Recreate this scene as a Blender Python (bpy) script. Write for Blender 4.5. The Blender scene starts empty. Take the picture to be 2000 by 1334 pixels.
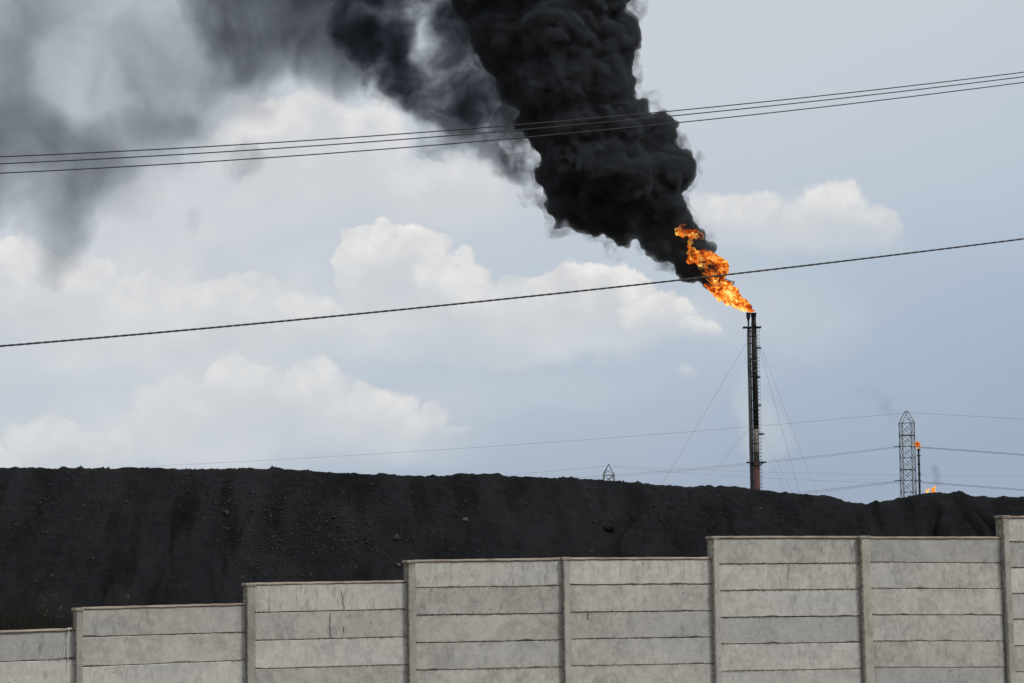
import bpy, bmesh, math, random
import numpy as np
from mathutils import Vector, Matrix, Euler

random.seed(7)
rng = np.random.default_rng(7)
scene = bpy.context.scene
C = scene.collection

# ------------------------------------------------------------------ camera
F = 5000.0                       # focal length in pixels of the 2000 px wide photograph (90 mm on 36 mm)
CX, CY = 1000.0, 667.0
EYE = Vector((0.0, 0.0, 1.7))
PITCH = math.atan(498.0 / F)
ROLL = 0.012
R = Matrix.Rotation(math.pi / 2 + PITCH, 3, 'X') @ Matrix.Rotation(-ROLL, 3, 'Z')
cam_data = bpy.data.cameras.new('camera')
cam_data.lens = 90.0
cam_data.sensor_width = 36.0
cam_data.clip_start = 0.5
cam_data.clip_end = 9000.0
cam = bpy.data.objects.new('camera', cam_data)
C.objects.link(cam)
cam.matrix_world = Matrix.Translation(EYE) @ R.to_4x4()
scene.camera = cam


def ray(px, py):
    return (R @ Vector(((px - CX) / F, -(py - CY) / F, -1.0))).normalized()


def at(px, py, Y):
    d = ray(px, py)
    return EYE + d * (Y / d.y)


def lin(r, g, b):
    def f(c):
        c /= 255.0
        return c / 12.92 if c <= 0.04045 else ((c + 0.055) / 1.055) ** 2.4
    return (f(r), f(g), f(b))


# ------------------------------------------------------------------ node helper
class N:
    """small expression builder for shader node trees"""
    def __init__(self, tree):
        self.t = tree

    def new(self, kind, **kw):
        n = self.t.nodes.new(kind)
        for k, v in kw.items():
            setattr(n, k, v)
        return n

    def put(self, sock, v):
        if isinstance(v, bpy.types.NodeSocket):
            self.t.links.new(v, sock)
        elif v is not None:
            if hasattr(sock.default_value, '__len__'):
                v = tuple(v)
                if len(sock.default_value) == 4 and len(v) == 3:
                    v = v + (1.0,)
            sock.default_value = v

    def m(self, op, a, b=None, c=None, clamp=False):
        n = self.new('ShaderNodeMath', operation=op, use_clamp=clamp)
        for i, v in enumerate((a, b, c)):
            self.put(n.inputs[i], v)
        return n.outputs[0]

    def v(self, op, a, b=None, c=None):
        n = self.new('ShaderNodeVectorMath', operation=op)
        if op == 'SCALE':
            self.put(n.inputs[0], a)
            self.put(n.inputs['Scale'], b)
        else:
            for i, v in enumerate((a, b, c)):
                if v is not None:
                    self.put(n.inputs[i], v)
        return n.outputs['Value'] if op in ('DOT_PRODUCT', 'LENGTH', 'DISTANCE') else n.outputs['Vector']

    def noise(self, vec, scale, detail=4.0, rough=0.5, dist=0.0, color=False, lac=2.0):
        n = self.new('ShaderNodeTexNoise')
        self.put(n.inputs['Vector'], vec)
        n.inputs['Scale'].default_value = scale
        n.inputs['Detail'].default_value = detail
        n.inputs['Roughness'].default_value = rough
        n.inputs['Lacunarity'].default_value = lac
        n.inputs['Distortion'].default_value = dist
        return n.outputs['Color' if color else 'Fac']

    def voro(self, vec, scale, feature='F1', rand=1.0):
        n = self.new('ShaderNodeTexVoronoi', feature=feature)
        self.put(n.inputs['Vector'], vec)
        n.inputs['Scale'].default_value = scale
        n.inputs['Randomness'].default_value = rand
        return n.outputs['Distance']

    def step(self, x, lo, hi, a=0.0, b=1.0):
        n = self.new('ShaderNodeMapRange', interpolation_type='SMOOTHSTEP', clamp=True)
        for i, v in enumerate((x, lo, hi, a, b)):
            self.put(n.inputs[i], v)
        return n.outputs[0]

    def lerp(self, x, lo, hi, a=0.0, b=1.0):
        n = self.new('ShaderNodeMapRange', clamp=True)
        for i, v in enumerate((x, lo, hi, a, b)):
            self.put(n.inputs[i], v)
        return n.outputs[0]

    def mix(self, f, a, b, blend='MIX'):
        n = self.new('ShaderNodeMix', data_type='RGBA', blend_type=blend)
        self.put(n.inputs[0], f)
        self.put(n.inputs[6], a)
        self.put(n.inputs[7], b)
        return n.outputs[2]

    def ramp(self, x, stops):
        n = self.new('ShaderNodeValToRGB')
        self.put(n.inputs[0], x)
        e = n.color_ramp.elements
        while len(e) < len(stops):
            e.new(0.5)
        for el, (p, c) in zip(e, stops):
            el.position = p
            el.color = (c[0], c[1], c[2], 1.0)
        return n.outputs[0]

    def sep(self, v):
        n = self.new('ShaderNodeSeparateXYZ')
        self.put(n.inputs[0], v)
        return n.outputs[0], n.outputs[1], n.outputs[2]

    def comb(self, x, y, z):
        n = self.new('ShaderNodeCombineXYZ')
        for i, v in enumerate((x, y, z)):
            self.put(n.inputs[i], v)
        return n.outputs[0]


# ------------------------------------------------------------------ sky (world)
SUN_EL, SUN_AZ = math.radians(52), math.radians(125)     # azimuth clockwise from +Y: high, right and a little behind the camera
world = bpy.data.worlds.new('World')
scene.world = world
world.use_nodes = True
wt = world.node_tree
wt.nodes.clear()
w = N(wt)
SKY_STRENGTH = 0.1
K = 1.0 / SKY_STRENGTH
gen = w.new('ShaderNodeTexCoord').outputs['Generated']
dvec = w.v('NORMALIZE', gen)
dx, dy, dz = w.sep(dvec)
az = w.m('MULTIPLY', w.m('ARCTAN2', dx, dy), 180 / math.pi)
el = w.m('MULTIPLY', w.m('ARCSINE', dz), 180 / math.pi)
nish = w.new('ShaderNodeTexSky', sky_type='NISHITA', sun_disc=False)
nish.sun_elevation = SUN_EL
nish.sun_rotation = SUN_AZ
nish.dust_density = 2.0


def azel(px, py):
    d = ray(px, py)
    return math.degrees(math.atan2(d.x, d.y)), math.degrees(math.asin(d.z))


DEG = 87.0     # pixels per degree
warp = w.noise(dvec, 46.0, 8.0, 0.60, color=True)
wx, wy, wz = w.sep(warp)
warp2 = w.noise(dvec, 13.0, 2.0, 0.5, color=True)
ux, uy, uz = w.sep(warp2)
azw = w.m('ADD', w.m('MULTIPLY_ADD', w.m('SUBTRACT', wx, 0.5), 1.7, az), w.m('MULTIPLY', w.m('SUBTRACT', ux, 0.5), 1.0))
elw = w.m('ADD', w.m('MULTIPLY_ADD', w.m('SUBTRACT', wz, 0.5), 1.35, el), w.m('MULTIPLY', w.m('SUBTRACT', uz, 0.5), 0.5))
azs = w.m('ADD', w.m('MULTIPLY_ADD', w.m('SUBTRACT', wx, 0.5), 1.0, az), w.m('MULTIPLY', w.m('SUBTRACT', ux, 0.5), 3.0))
els = w.m('ADD', w.m('MULTIPLY_ADD', w.m('SUBTRACT', wz, 0.5), 1.0, el), w.m('MULTIPLY', w.m('SUBTRACT', uz, 0.5), 2.0))


def heads(items):
    """cumulus heads (centre, half width, height above, depth below, edge softness, weight): crisp above, dissolving downwards"""
    acc = bright = None
    for (cx, cy, rx, rt, rb, soft, wgt) in items:
        a0, e0 = azel(cx, cy)
        qx = w.m('MULTIPLY', w.m('SUBTRACT', azw, a0), DEG / rx)
        q = w.m('MULTIPLY', w.m('SUBTRACT', elw, e0), DEG)
        qt = w.m('MULTIPLY', w.m('MAXIMUM', q, 0.0), 1.0 / rt)
        r2 = w.m('MULTIPLY_ADD', qt, qt, w.m('MULTIPLY', qx, qx))
        top = w.step(r2, 1.0, 1.0 - soft)
        bot = w.step(q, -rb, rt * 0.35)
        a = w.m('MULTIPLY', w.m('MULTIPLY', top, bot), wgt)
        acc = a if acc is None else w.m('MAXIMUM', acc, a)
        lt = w.m('MULTIPLY', a, bot)
        bright = lt if bright is None else w.m('MAXIMUM', bright, lt)
    return acc, bright


def pads(items):
    """wide soft sheets of cloud"""
    acc = None
    for (cx, cy, rx, ry, wgt) in items:
        a0, e0 = azel(cx, cy)
        qx = w.m('MULTIPLY', w.m('SUBTRACT', azs, a0), DEG / rx)
        qy = w.m('MULTIPLY', w.m('SUBTRACT', els, e0), DEG / ry)
        r2 = w.m('MULTIPLY_ADD', qy, qy, w.m('MULTIPLY', qx, qx))
        a = w.m('MULTIPLY', w.step(r2, 1.15, 0.1), wgt)
        acc = a if acc is None else w.m('SUBTRACT', w.m('ADD', acc, a), w.m('MULTIPLY', acc, a))
    return acc


HEADS = [
    (575, 245, 165, 74, 190, .50, .85), (680, 270, 130, 82, 170, .55, .8), (860, 345, 190, 60, 110, .9, .65), (470, 255, 70, 50, 150, .6, .7),
    (775, 480, 88, 56, 190, .42, 1.0), (700, 485, 50, 40, 180, .4, .85), (870, 530, 100, 42, 140, .45, .9), (960, 565, 130, 40, 120, .6, .8),
    (1120, 555, 92, 44, 125, .42, 1.0), (1215, 556, 72, 44, 120, .42, 1.0), (1060, 560, 60, 32, 120, .5, .9), (1290, 600, 90, 42, 75, .45, .95), (1360, 640, 60, 28, 40, .6, .75),
    (30, 510, 85, 58, 170, .45, .8), (150, 535, 80, 50, 170, .5, .75), (300, 575, 120, 42, 150, .7, .7), (430, 580, 110, 42, 150, .6, .75), (500, 570, 70, 44, 130, .5, .7), (590, 600, 80, 40, 120, .7, .7),
    (470, 750, 95, 62, 150, .55, .68), (600, 760, 90, 52, 130, .55, .72), (720, 785, 100, 40, 110, .5, .75), (820, 808, 70, 28, 70, .6, .7), (340, 780, 90, 56, 150, .7, .6),
    (100, 850, 100, 45, 110, .55, .65), (210, 870, 70, 34, 90, .7, .6), (20, 890, 55, 24, 60, .7, .6),
    (1640, 405, 78, 66, 100, .5, .85), (1580, 425, 70, 40, 85, .7, .7), (1450, 410, 95, 48, 95, .6, .8), (1375, 420, 55, 38, 80, .8, .65), (1705, 420, 52, 38, 70, .7, .7),
    (1341, 740, 32, 22, 30, 1.0, .40), (1500, 735, 50, 26, 36, 1.0, .22), (885, 842, 34, 14, 24, .9, .4),
]
SHEETS = [(300, 620, 560, 150, .85), (1000, 625, 430, 85, .75), (430, 420, 330, 130, .6), (800, 380, 330, 80, .55), (520, 830, 480, 110, .6), (1550, 440, 260, 80, .45), (150, 880, 300, 70, .5),
          (1480, 830, 60, 90, .35), (1500, 620, 230, 90, .25), (1000, 760, 300, 60, .22)]
cum, bright = heads(HEADS)
sheet = pads(SHEETS)
# away from the clouds picked out above, the same kind of broken cloud goes on round the sky
rest = w.noise(w.v('MULTIPLY', dvec, (1.0, 1.0, 2.2)), 5.5, 7.0, 0.55)
outside = w.step(w.m('MAXIMUM', w.m('DIVIDE', w.m('ABSOLUTE', az), 13.5), w.m('DIVIDE', el, 15.5)), 0.95, 1.25)
inside = w.m('SUBTRACT', 1.0, outside)
restm = w.m('MULTIPLY', w.step(rest, 0.50, 0.62), outside)
cum = w.m('ADD', w.m('MULTIPLY', cum, inside), restm)
bright = w.m('ADD', w.m('MULTIPLY', bright, inside), w.m('MULTIPLY', restm, restm))
sheet = w.m('ADD', w.m('MULTIPLY', sheet, inside), w.m('MULTIPLY', w.step(rest, 0.36, 0.56), w.m('MULTIPLY', outside, 0.7)))

# clear air between the clouds: pale grey blue, deeper towards the horizon on the right
veil = w.noise(w.v('MULTIPLY', dvec, (1.0, 1.0, 1.8)), 9.0, 3.0, 0.5)
azc = w.m('MINIMUM', w.m('MAXIMUM', az, -13.0), 13.0)
grad = w.lerp(w.m('MULTIPLY_ADD', w.m('SUBTRACT', veil, 0.5), 3.0, w.m('MULTIPLY_ADD', azc, -0.40, w.m('MULTIPLY', el, 1.25))), 0.0, 13.0)
S = lambda r, g, b, k=K: tuple(c * k for c in lin(r, g, b))
clear = w.ramp(grad, [(0.0, lin(159, 175, 196)), (0.30, lin(174, 188, 206)), (0.60, lin(193, 203, 215)), (1.0, lin(206, 211, 218))])
clear = w.mix(1.0, clear, (K, K, K), 'MULTIPLY')
clear = w.mix(0.10, clear, nish.outputs[0])
mot = w.noise(w.v('MULTIPLY', dvec, (1.0, 1.0, 1.6)), 30.0, 5.0, 0.55)
sheetc = w.mix(w.lerp(mot, 0.35, 0.65), S(198, 204, 211), S(216, 219, 222))
base_sky = w.mix(sheet, clear, sheetc)
shade = w.noise(dvec, 60.0, 6.0, 0.55)
lit = w.m('MULTIPLY', bright, w.lerp(shade, 0.34, 0.62, 0.12, 1.0))
cloud = w.mix(lit, S(206, 208, 211), S(241, 239, 236))
final = w.mix(w.m('MULTIPLY', cum, 0.95), base_sky, cloud)
bg = w.new('ShaderNodeBackground')
w.put(bg.inputs['Color'], final)
bg.inputs['Strength'].default_value = SKY_STRENGTH
wo = w.new('ShaderNodeOutputWorld')
wt.links.new(bg.outputs[0], wo.inputs['Surface'])

# ------------------------------------------------------------------ sun (thin cloud: soft)
sun_data = bpy.data.lights.new('sun', 'SUN')
sun_data.energy = 2.3
sun_data.angle = math.radians(14)
sun_data.color = (1.0, 0.965, 0.92)
sun = bpy.data.objects.new('sun', sun_data)
C.objects.link(sun)
sdir = Vector((math.sin(SUN_AZ) * math.cos(SUN_EL), math.cos(SUN_AZ) * math.cos(SUN_EL), math.sin(SUN_EL)))
sun.rotation_euler = sdir.to_track_quat('Z', 'Y').to_euler()
sun.location = (0, -20, 60)

scene.view_settings.view_transform = 'Standard'
scene.view_settings.look = 'None'
scene.view_settings.exposure = 0.0
scene.view_settings.gamma = 1.0
scene.view_settings.use_curve_mapping = False
scene.render.engine = 'CYCLES'
cy = scene.cycles
cy.use_denoising = True
cy.max_bounces = 5
cy.diffuse_bounces = 3
cy.volume_bounces = 1
cy.transparent_max_bounces = 48
cy.volume_max_steps = 220
cy.volume_step_rate = 1.0
cy.caustics_reflective = False
cy.caustics_refractive = False

# ------------------------------------------------------------------ mesh helpers
def perlin(P, seed=0):
    """vectorised 3-D gradient noise, about -0.7..0.7"""
    P = np.asarray(P, dtype=np.float64)
    i = np.floor(P).astype(np.int64)
    f = P - i
    u = f * f * f * (f * (f * 6 - 15) + 10)

    def grad(ix, iy, iz, fx, fy, fz):
        h = (ix * 374761393 + iy * 668265263 + iz * 2147483647 + seed * 974634221) & 0xffffffff
        h = ((h ^ (h >> 13)) * 1274126177) & 0xffffffff
        h = (h ^ (h >> 16))
        a = (h & 1023) / 1023.0 * 2 * math.pi
        z = ((h >> 10) & 1023) / 511.5 - 1.0
        r = np.sqrt(np.maximum(0, 1 - z * z))
        return r * np.cos(a) * fx + r * np.sin(a) * fy + z * fz

    out = 0
    for ox in (0, 1):
        for oy in (0, 1):
            for oz in (0, 1):
                g = grad(i[:, 0] + ox, i[:, 1] + oy, i[:, 2] + oz, f[:, 0] - ox, f[:, 1] - oy, f[:, 2] - oz)
                wgt = (u[:, 0] if ox else 1 - u[:, 0]) * (u[:, 1] if oy else 1 - u[:, 1]) * (u[:, 2] if oz else 1 - u[:, 2])
                out = out + wgt * g
    return out


def fbm(P, octaves=4, gain=0.5, seed=0):
    P = np.asarray(P, dtype=np.float64)
    a, s, o = 1.0, 0.0, 0
    for k in range(octaves):
        o = o + a * perlin(P * (2.0 ** k) + 17.3 * k, seed + k)
        a *= gain
    return o


def link(name, mesh, mat=None, parent=None, loc=None):
    o = bpy.data.objects.new(name, mesh)
    if mat is not None:
        mesh.materials.clear()
        mesh.materials.append(mat)
    C.objects.link(o)
    if loc is not None:
        o.location = loc
    if parent is not None:
        o.parent = parent
        o.matrix_parent_inverse = Matrix.Translation(-Vector(parent.location))
    return o


def thing(name, label, cat, loc=(0, 0, 0), group=None):
    o = bpy.data.objects.new(name, None)
    o.empty_display_size = 0.2
    C.objects.link(o)
    o.location = loc
    return tag(o, label, cat, group)


def tag(o, label=None, cat=None, group=None, kind=None):
    if label:
        o['label'] = label
    if cat:
        o['category'] = cat
    if group:
        o['group'] = group
    if kind:
        o['kind'] = kind
    return o


class MB:
    """collects boxes, tubes and bars in world coordinates; link() makes them one mesh"""
    def __init__(self):
        self.v, self.f = [], []

    def add(self, vs, fs):
        b = len(self.v)
        self.v += [tuple(p) for p in vs]
        self.f += [tuple(b + i for i in q) for q in fs]

    def tube(self, pts, r, n=6, caps=True, r2=None):
        pts = [Vector(p) for p in pts]
        rings = []
        m = len(pts)
        for k, p in enumerate(pts):
            d = (pts[min(k + 1, m - 1)] - pts[max(k - 1, 0)]).normalized()
            ref = Vector((0, 0, 1)) if abs(d.z) < 0.95 else Vector((1, 0, 0))
            a = d.cross(ref).normalized()
            b = d.cross(a).normalized()
            rr = r if r2 is None else r + (r2 - r) * k / max(1, m - 1)
            rings.append([p + a * (rr * math.cos(2 * math.pi * j / n)) + b * (rr * math.sin(2 * math.pi * j / n)) for j in range(n)])
        vs = [q for ring in rings for q in ring]
        fs = []
        for k in range(m - 1):
            for j in range(n):
                j2 = (j + 1) % n
                fs.append((k * n + j, k * n + j2, (k + 1) * n + j2, (k + 1) * n + j))
        if caps:
            fs.append(tuple(range(n - 1, -1, -1)))
            fs.append(tuple((m - 1) * n + j for j in range(n)))
        self.add(vs, fs)

    def lathe(self, x, y, prof, n=20):
        """prof: (radius, z) pairs bottom to top round the vertical through x, y"""
        vs, fs = [], []
        for (r, z) in prof:
            for j in range(n):
                t = 2 * math.pi * j / n
                vs.append((x + r * math.cos(t), y + r * math.sin(t), z))
        for k in range(len(prof) - 1):
            for j in range(n):
                j2 = (j + 1) % n
                fs.append((k * n + j, k * n + j2, (k + 1) * n + j2, (k + 1) * n + j))
        fs.append(tuple(range(n - 1, -1, -1)))
        fs.append(tuple((len(prof) - 1) * n + j for j in range(n)))
        self.add(vs, fs)

    def box(self, lo, hi):
        x0, y0, z0 = lo
        x1, y1, z1 = hi
        self.add([(x0, y0, z0), (x1, y0, z0), (x1, y1, z0), (x0, y1, z0), (x0, y0, z1), (x1, y0, z1), (x1, y1, z1), (x0, y1, z1)],
                 [(0, 3, 2, 1), (4, 5, 6, 7), (0, 1, 5, 4), (1, 2, 6, 5), (2, 3, 7, 6), (3, 0, 4, 7)])

    def bar(self, a, b, t):
        self.tube([a, b], t, n=4)

    def link(self, name, mat, parent=None, smooth=False):
        me = bpy.data.meshes.new(name)
        me.from_pydata(self.v, [], self.f)
        if smooth:
            me.shade_smooth()
        me.update()
        return link(name, me, mat, parent)


def bsdf_mat(name, rough=0.8, spec=0.3):
    mat = bpy.data.materials.new(name)
    mat.use_nodes = True
    n = N(mat.node_tree)
    p = mat.node_tree.nodes['Principled BSDF']
    p.inputs['Roughness'].default_value = rough
    p.inputs['Specular IOR Level'].default_value = spec
    return mat, n, p


def bump(n, p, h, strength, dist):
    b = n.new('ShaderNodeBump')
    b.inputs['Strength'].default_value = strength
    b.inputs['Distance'].default_value = dist
    n.put(b.inputs['Height'], h)
    n.put(p.inputs['Normal'], b.outputs[0])


def worldpos(n):
    return n.new('ShaderNodeNewGeometry').outputs['Position']


def simple_mat(name, col, col2, scale, rough=0.7, spec=0.3, detail=5.0):
    mat, n, p = bsdf_mat(name, rough, spec)
    f = n.noise(worldpos(n), scale, detail, 0.6)
    n.put(p.inputs['Base Color'], n.mix(n.lerp(f, 0.35, 0.65), col, col2))
    return mat


# ------------------------------------------------------------------ materials
# weathered precast concrete: streaks, blotches, dark grime from the joints
def concrete_mat(name, tint, dark, post=False, wet=0.0):
    mat, n, p = bsdf_mat(name, 0.92, 0.2)
    tc = n.new('ShaderNodeTexCoord')
    g = tc.outputs['Generated']
    info = n.new('ShaderNodeObjectInfo')
    rnd = info.outputs['Random']
    pos = worldpos(n)
    off = n.v('ADD', pos, n.comb(n.m('MULTIPLY', rnd, 37.0), n.m('MULTIPLY', rnd, 11.0), n.m('MULTIPLY', rnd, 23.0)))
    blot = n.noise(off, 2.6, 6.0, 0.62, 0.4)
    mott = n.noise(off, 14.0, 6.0, 0.68)
    grain = n.noise(pos, 130.0, 3.0, 0.7)
    streak = n.noise(n.v('MULTIPLY', off, (1.0, 1.0, 0.22)), 24.0, 6.0, 0.70, 0.45)
    smask = n.m('ADD', n.noise(off, 1.7, 3.0, 0.5), wet)
    tone = n.m('MULTIPLY_ADD', rnd, 0.27, 0.84)
    rnd2 = n.m('FRACT', n.m('MULTIPLY', rnd, 7.31))
    rnd3 = n.m('FRACT', n.m('MULTIPLY', rnd, 17.77))
    base = n.mix(n.lerp(blot, 0.32, 0.68), tint[0], tint[1])
    base = n.mix(n.m('MULTIPLY', n.lerp(mott, 0.44, 0.62), 0.55), base, tint[2])
    cloudy = n.noise(off, 6.5, 5.0, 0.6, 0.8)
    base = n.mix(n.m('MULTIPLY', n.lerp(cloudy, 0.48, 0.66), n.m('MULTIPLY_ADD', rnd2, 0.42, 0.03)), base, tuple(c * 0.58 for c in tint[0]))
    smear = n.noise(n.v('MULTIPLY', off, (1.0, 1.0, 0.4)), 9.0, 6.0, 0.68, 0.5)
    base = n.mix(n.m('MULTIPLY', n.step(smear, 0.54, 0.72), n.m('MULTIPLY_ADD', rnd3, 0.50, 0.14)), base, tuple(c * 0.50 for c in tint[0]))
    hue = n.noise(n.v('MULTIPLY', off, (0.4, 0.4, 1.0)), 0.8, 2.0)
    base = n.mix(n.m('MULTIPLY', n.lerp(hue, 0.4, 0.65), 0.35), base, (0.38, 0.39, 0.40))
    st = n.m('MULTIPLY', n.step(streak, 0.50, 0.72), n.step(n.m('MULTIPLY_ADD', rnd, 0.16, smask), 0.50, 0.72))
    base = n.mix(n.m('MULTIPLY', st, 0.52 + 1.5 * wet), base, dark)
    # black mould specks
    sp = n.step(n.noise(n.v('MULTIPLY', off, (1., 1., .6)), 48.0, 4.0, 0.75), 0.56, 0.70)
    spm = n.step(n.m('MULTIPLY_ADD', rnd3, 0.10, n.noise(off, 3.1, 4.0, 0.6)), 0.48, 0.66)
    base = n.mix(n.m('MULTIPLY', n.m('MULTIPLY', sp, spm), 0.72), base, (0.05, 0.047, 0.042))
    # grime that grows in from the edges of the piece
    gx, gy, gz = n.sep(g)
    ex = n.m('MULTIPLY', n.m('MINIMUM', gx, n.m('SUBTRACT', 1.0, gx)), 0.10 if post else 1.7)
    ez = n.m('MULTIPLY', n.m('MINIMUM', gz, n.m('SUBTRACT', 1.0, gz)), 1.7 if post else 0.30)
    edge = n.m('MINIMUM', ex, ez)
    en = n.noise(off, 26.0, 5.0, 0.7)
    ed = n.step(n.m('MULTIPLY_ADD', n.m('SUBTRACT', en, 0.5), -0.07, edge), 0.0, 0.010 if post else 0.016, 1.0, 0.0)
    base = n.mix(n.m('MULTIPLY', ed, 0.72), base, (0.085, 0.074, 0.055))
    base = n.mix(1.0, base, n.comb(tone, tone, tone), 'MULTIPLY')
    n.put(p.inputs['Base Color'], base)
    pits = n.step(n.voro(off, 16.0), 0.0, 0.06, -1.0, 0.0)
    pm = n.step(n.noise(off, 5.0, 2.0), 0.5, 0.6)
    h = n.m('ADD', n.m('MULTIPLY', mott, 0.5), n.m('MULTIPLY', grain, 0.35))
    h = n.m('MULTIPLY_ADD', pits, pm, h)
    bump(n, p, h, 0.55, 0.006)
    return mat


M_panel = concrete_mat('panel_concrete', ((0.35, 0.333, 0.298), (0.53, 0.505, 0.452), (0.60, 0.575, 0.52)), (0.15, 0.145, 0.138))
M_panel_top = concrete_mat('panel_concrete_streaked', ((0.35, 0.333, 0.298), (0.53, 0.505, 0.452), (0.60, 0.575, 0.52)), (0.15, 0.145, 0.138), wet=0.10)
M_post = concrete_mat('post_concrete', ((0.27, 0.245, 0.20), (0.42, 0.39, 0.325), (0.46, 0.43, 0.36)), (0.11, 0.09, 0.066), post=True)
M_coping = simple_mat('coping_mortar', (0.225, 0.175, 0.135), (0.34, 0.30, 0.245), 5.0, 0.95, 0.1)
M_cap = simple_mat('cap_mortar', (0.20, 0.17, 0.135), (0.33, 0.29, 0.24), 14.0, 0.95, 0.1)

# coal fines
M_coal, n_, p_ = bsdf_mat('coal', 0.9, 0.07)
pos_ = worldpos(n_)
big_ = n_.noise(n_.v('MULTIPLY', pos_, (1.0, 0.35, 0.35)), 0.55, 5.0, 0.6, 0.6)
run_ = n_.noise(n_.v('MULTIPLY', pos_, (1.0, 0.20, 0.20)), 0.95, 6.0, 0.58, 0.7)
runm_ = n_.noise(pos_, 0.22, 3.0, 0.5)
gr_ = n_.noise(pos_, 16.0, 6.0, 0.75)
col_ = n_.mix(n_.lerp(big_, 0.36, 0.64), (0.0098, 0.0103, 0.0124), (0.0195, 0.0201, 0.0230))
col_ = n_.mix(n_.m('MULTIPLY', n_.step(run_, 0.47, 0.63), n_.lerp(runm_, 0.38, 0.6, 0.35, 1.0)), col_, (0.0058, 0.0061, 0.0074))
col_ = n_.mix(n_.m('MULTIPLY', n_.step(n_.noise(pos_, 1.1, 4.0, 0.6), 0.54, 0.68), 0.4), col_, (0.0205, 0.0195, 0.0195))
col_ = n_.mix(n_.m('MULTIPLY', n_.step(gr_, 0.56, 0.74), 0.6), col_, (0.036, 0.037, 0.041))
n_.put(p_.inputs['Base Color'], col_)
bump(n_, p_, n_.m('ADD', n_.m('MULTIPLY', gr_, 1.0), n_.m('MULTIPLY', n_.voro(pos_, 13.0), 0.5)), 1.0, 0.09)
M_lump = simple_mat('coal_lump', (0.012, 0.0124, 0.014), (0.036, 0.037, 0.041), 7.0, 0.7, 0.2)
M_pale = simple_mat('grey_stone', (0.05, 0.05, 0.052), (0.11, 0.108, 0.105), 9.0, 0.9, 0.2)

M_ground = simple_mat('dry_ground', (0.055, 0.046, 0.033), (0.10, 0.085, 0.06), 0.6, 0.95, 0.1)
M_cable = simple_mat('cable_black', (0.018, 0.018, 0.02), (0.03, 0.03, 0.032), 20.0, 0.6, 0.3)
M_twist = simple_mat('cable_twisted', (0.025, 0.025, 0.028), (0.05, 0.05, 0.054), 20.0, 0.6, 0.3)
M_wire = simple_mat('weathered_conductor', (0.20, 0.215, 0.24), (0.27, 0.285, 0.31), 1.0, 0.6, 0.4)
M_galv = simple_mat('galvanised_steel', (0.11, 0.117, 0.125), (0.21, 0.215, 0.22), 1.3, 0.6, 0.4)
M_soot = simple_mat('sooty_steel', (0.010, 0.010, 0.012), (0.028, 0.027, 0.027), 0.5, 0.75, 0.3)
M_bare = simple_mat('flaking_steel', (0.06, 0.056, 0.05), (0.24, 0.225, 0.195), 1.1, 0.8, 0.3)
M_red = simple_mat('red_oxide_steel', (0.055, 0.026, 0.023), (0.105, 0.040, 0.034), 0.7, 0.75, 0.3)
M_pipe = simple_mat('pipe_steel', (0.012, 0.012, 0.0115), (0.036, 0.034, 0.029), 0.6, 0.7, 0.35)
M_string = simple_mat('white_string', (0.62, 0.62, 0.60), (0.75, 0.75, 0.73), 60.0, 0.9, 0.1)
M_stalk = simple_mat('dry_stalk', (0.014, 0.0128, 0.0115), (0.032, 0.028, 0.0235), 2.0, 0.95, 0.05)
M_yellow = simple_mat('yellow_leaf', (0.085, 0.08, 0.022), (0.17, 0.155, 0.05), 9.0, 0.8, 0.1)

# ------------------------------------------------------------------ ground
me = bpy.data.meshes.new('ground')
me.from_pydata([(-4000, -300, 0), (4000, -300, 0), (4000, 6000, 0), (-4000, 6000, 0)], [], [(0, 1, 2, 3)])
tag(link('ground', me, M_ground), kind='structure')

# ------------------------------------------------------------------ coal heaps
def interp(prof, px):
    xs = [p[0] for p in prof]
    ys = [p[1] for p in prof]
    return np.interp(px, xs, ys)


def px_of(Pw):
    """world points (n x 3) to photograph pixels"""
    Rm = np.array(R)
    q = (np.asarray(Pw) - np.array(EYE)) @ Rm
    return np.stack([CX + F * q[:, 0] / -q[:, 2], CY - F * q[:, 1] / -q[:, 2]], 1)


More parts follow.
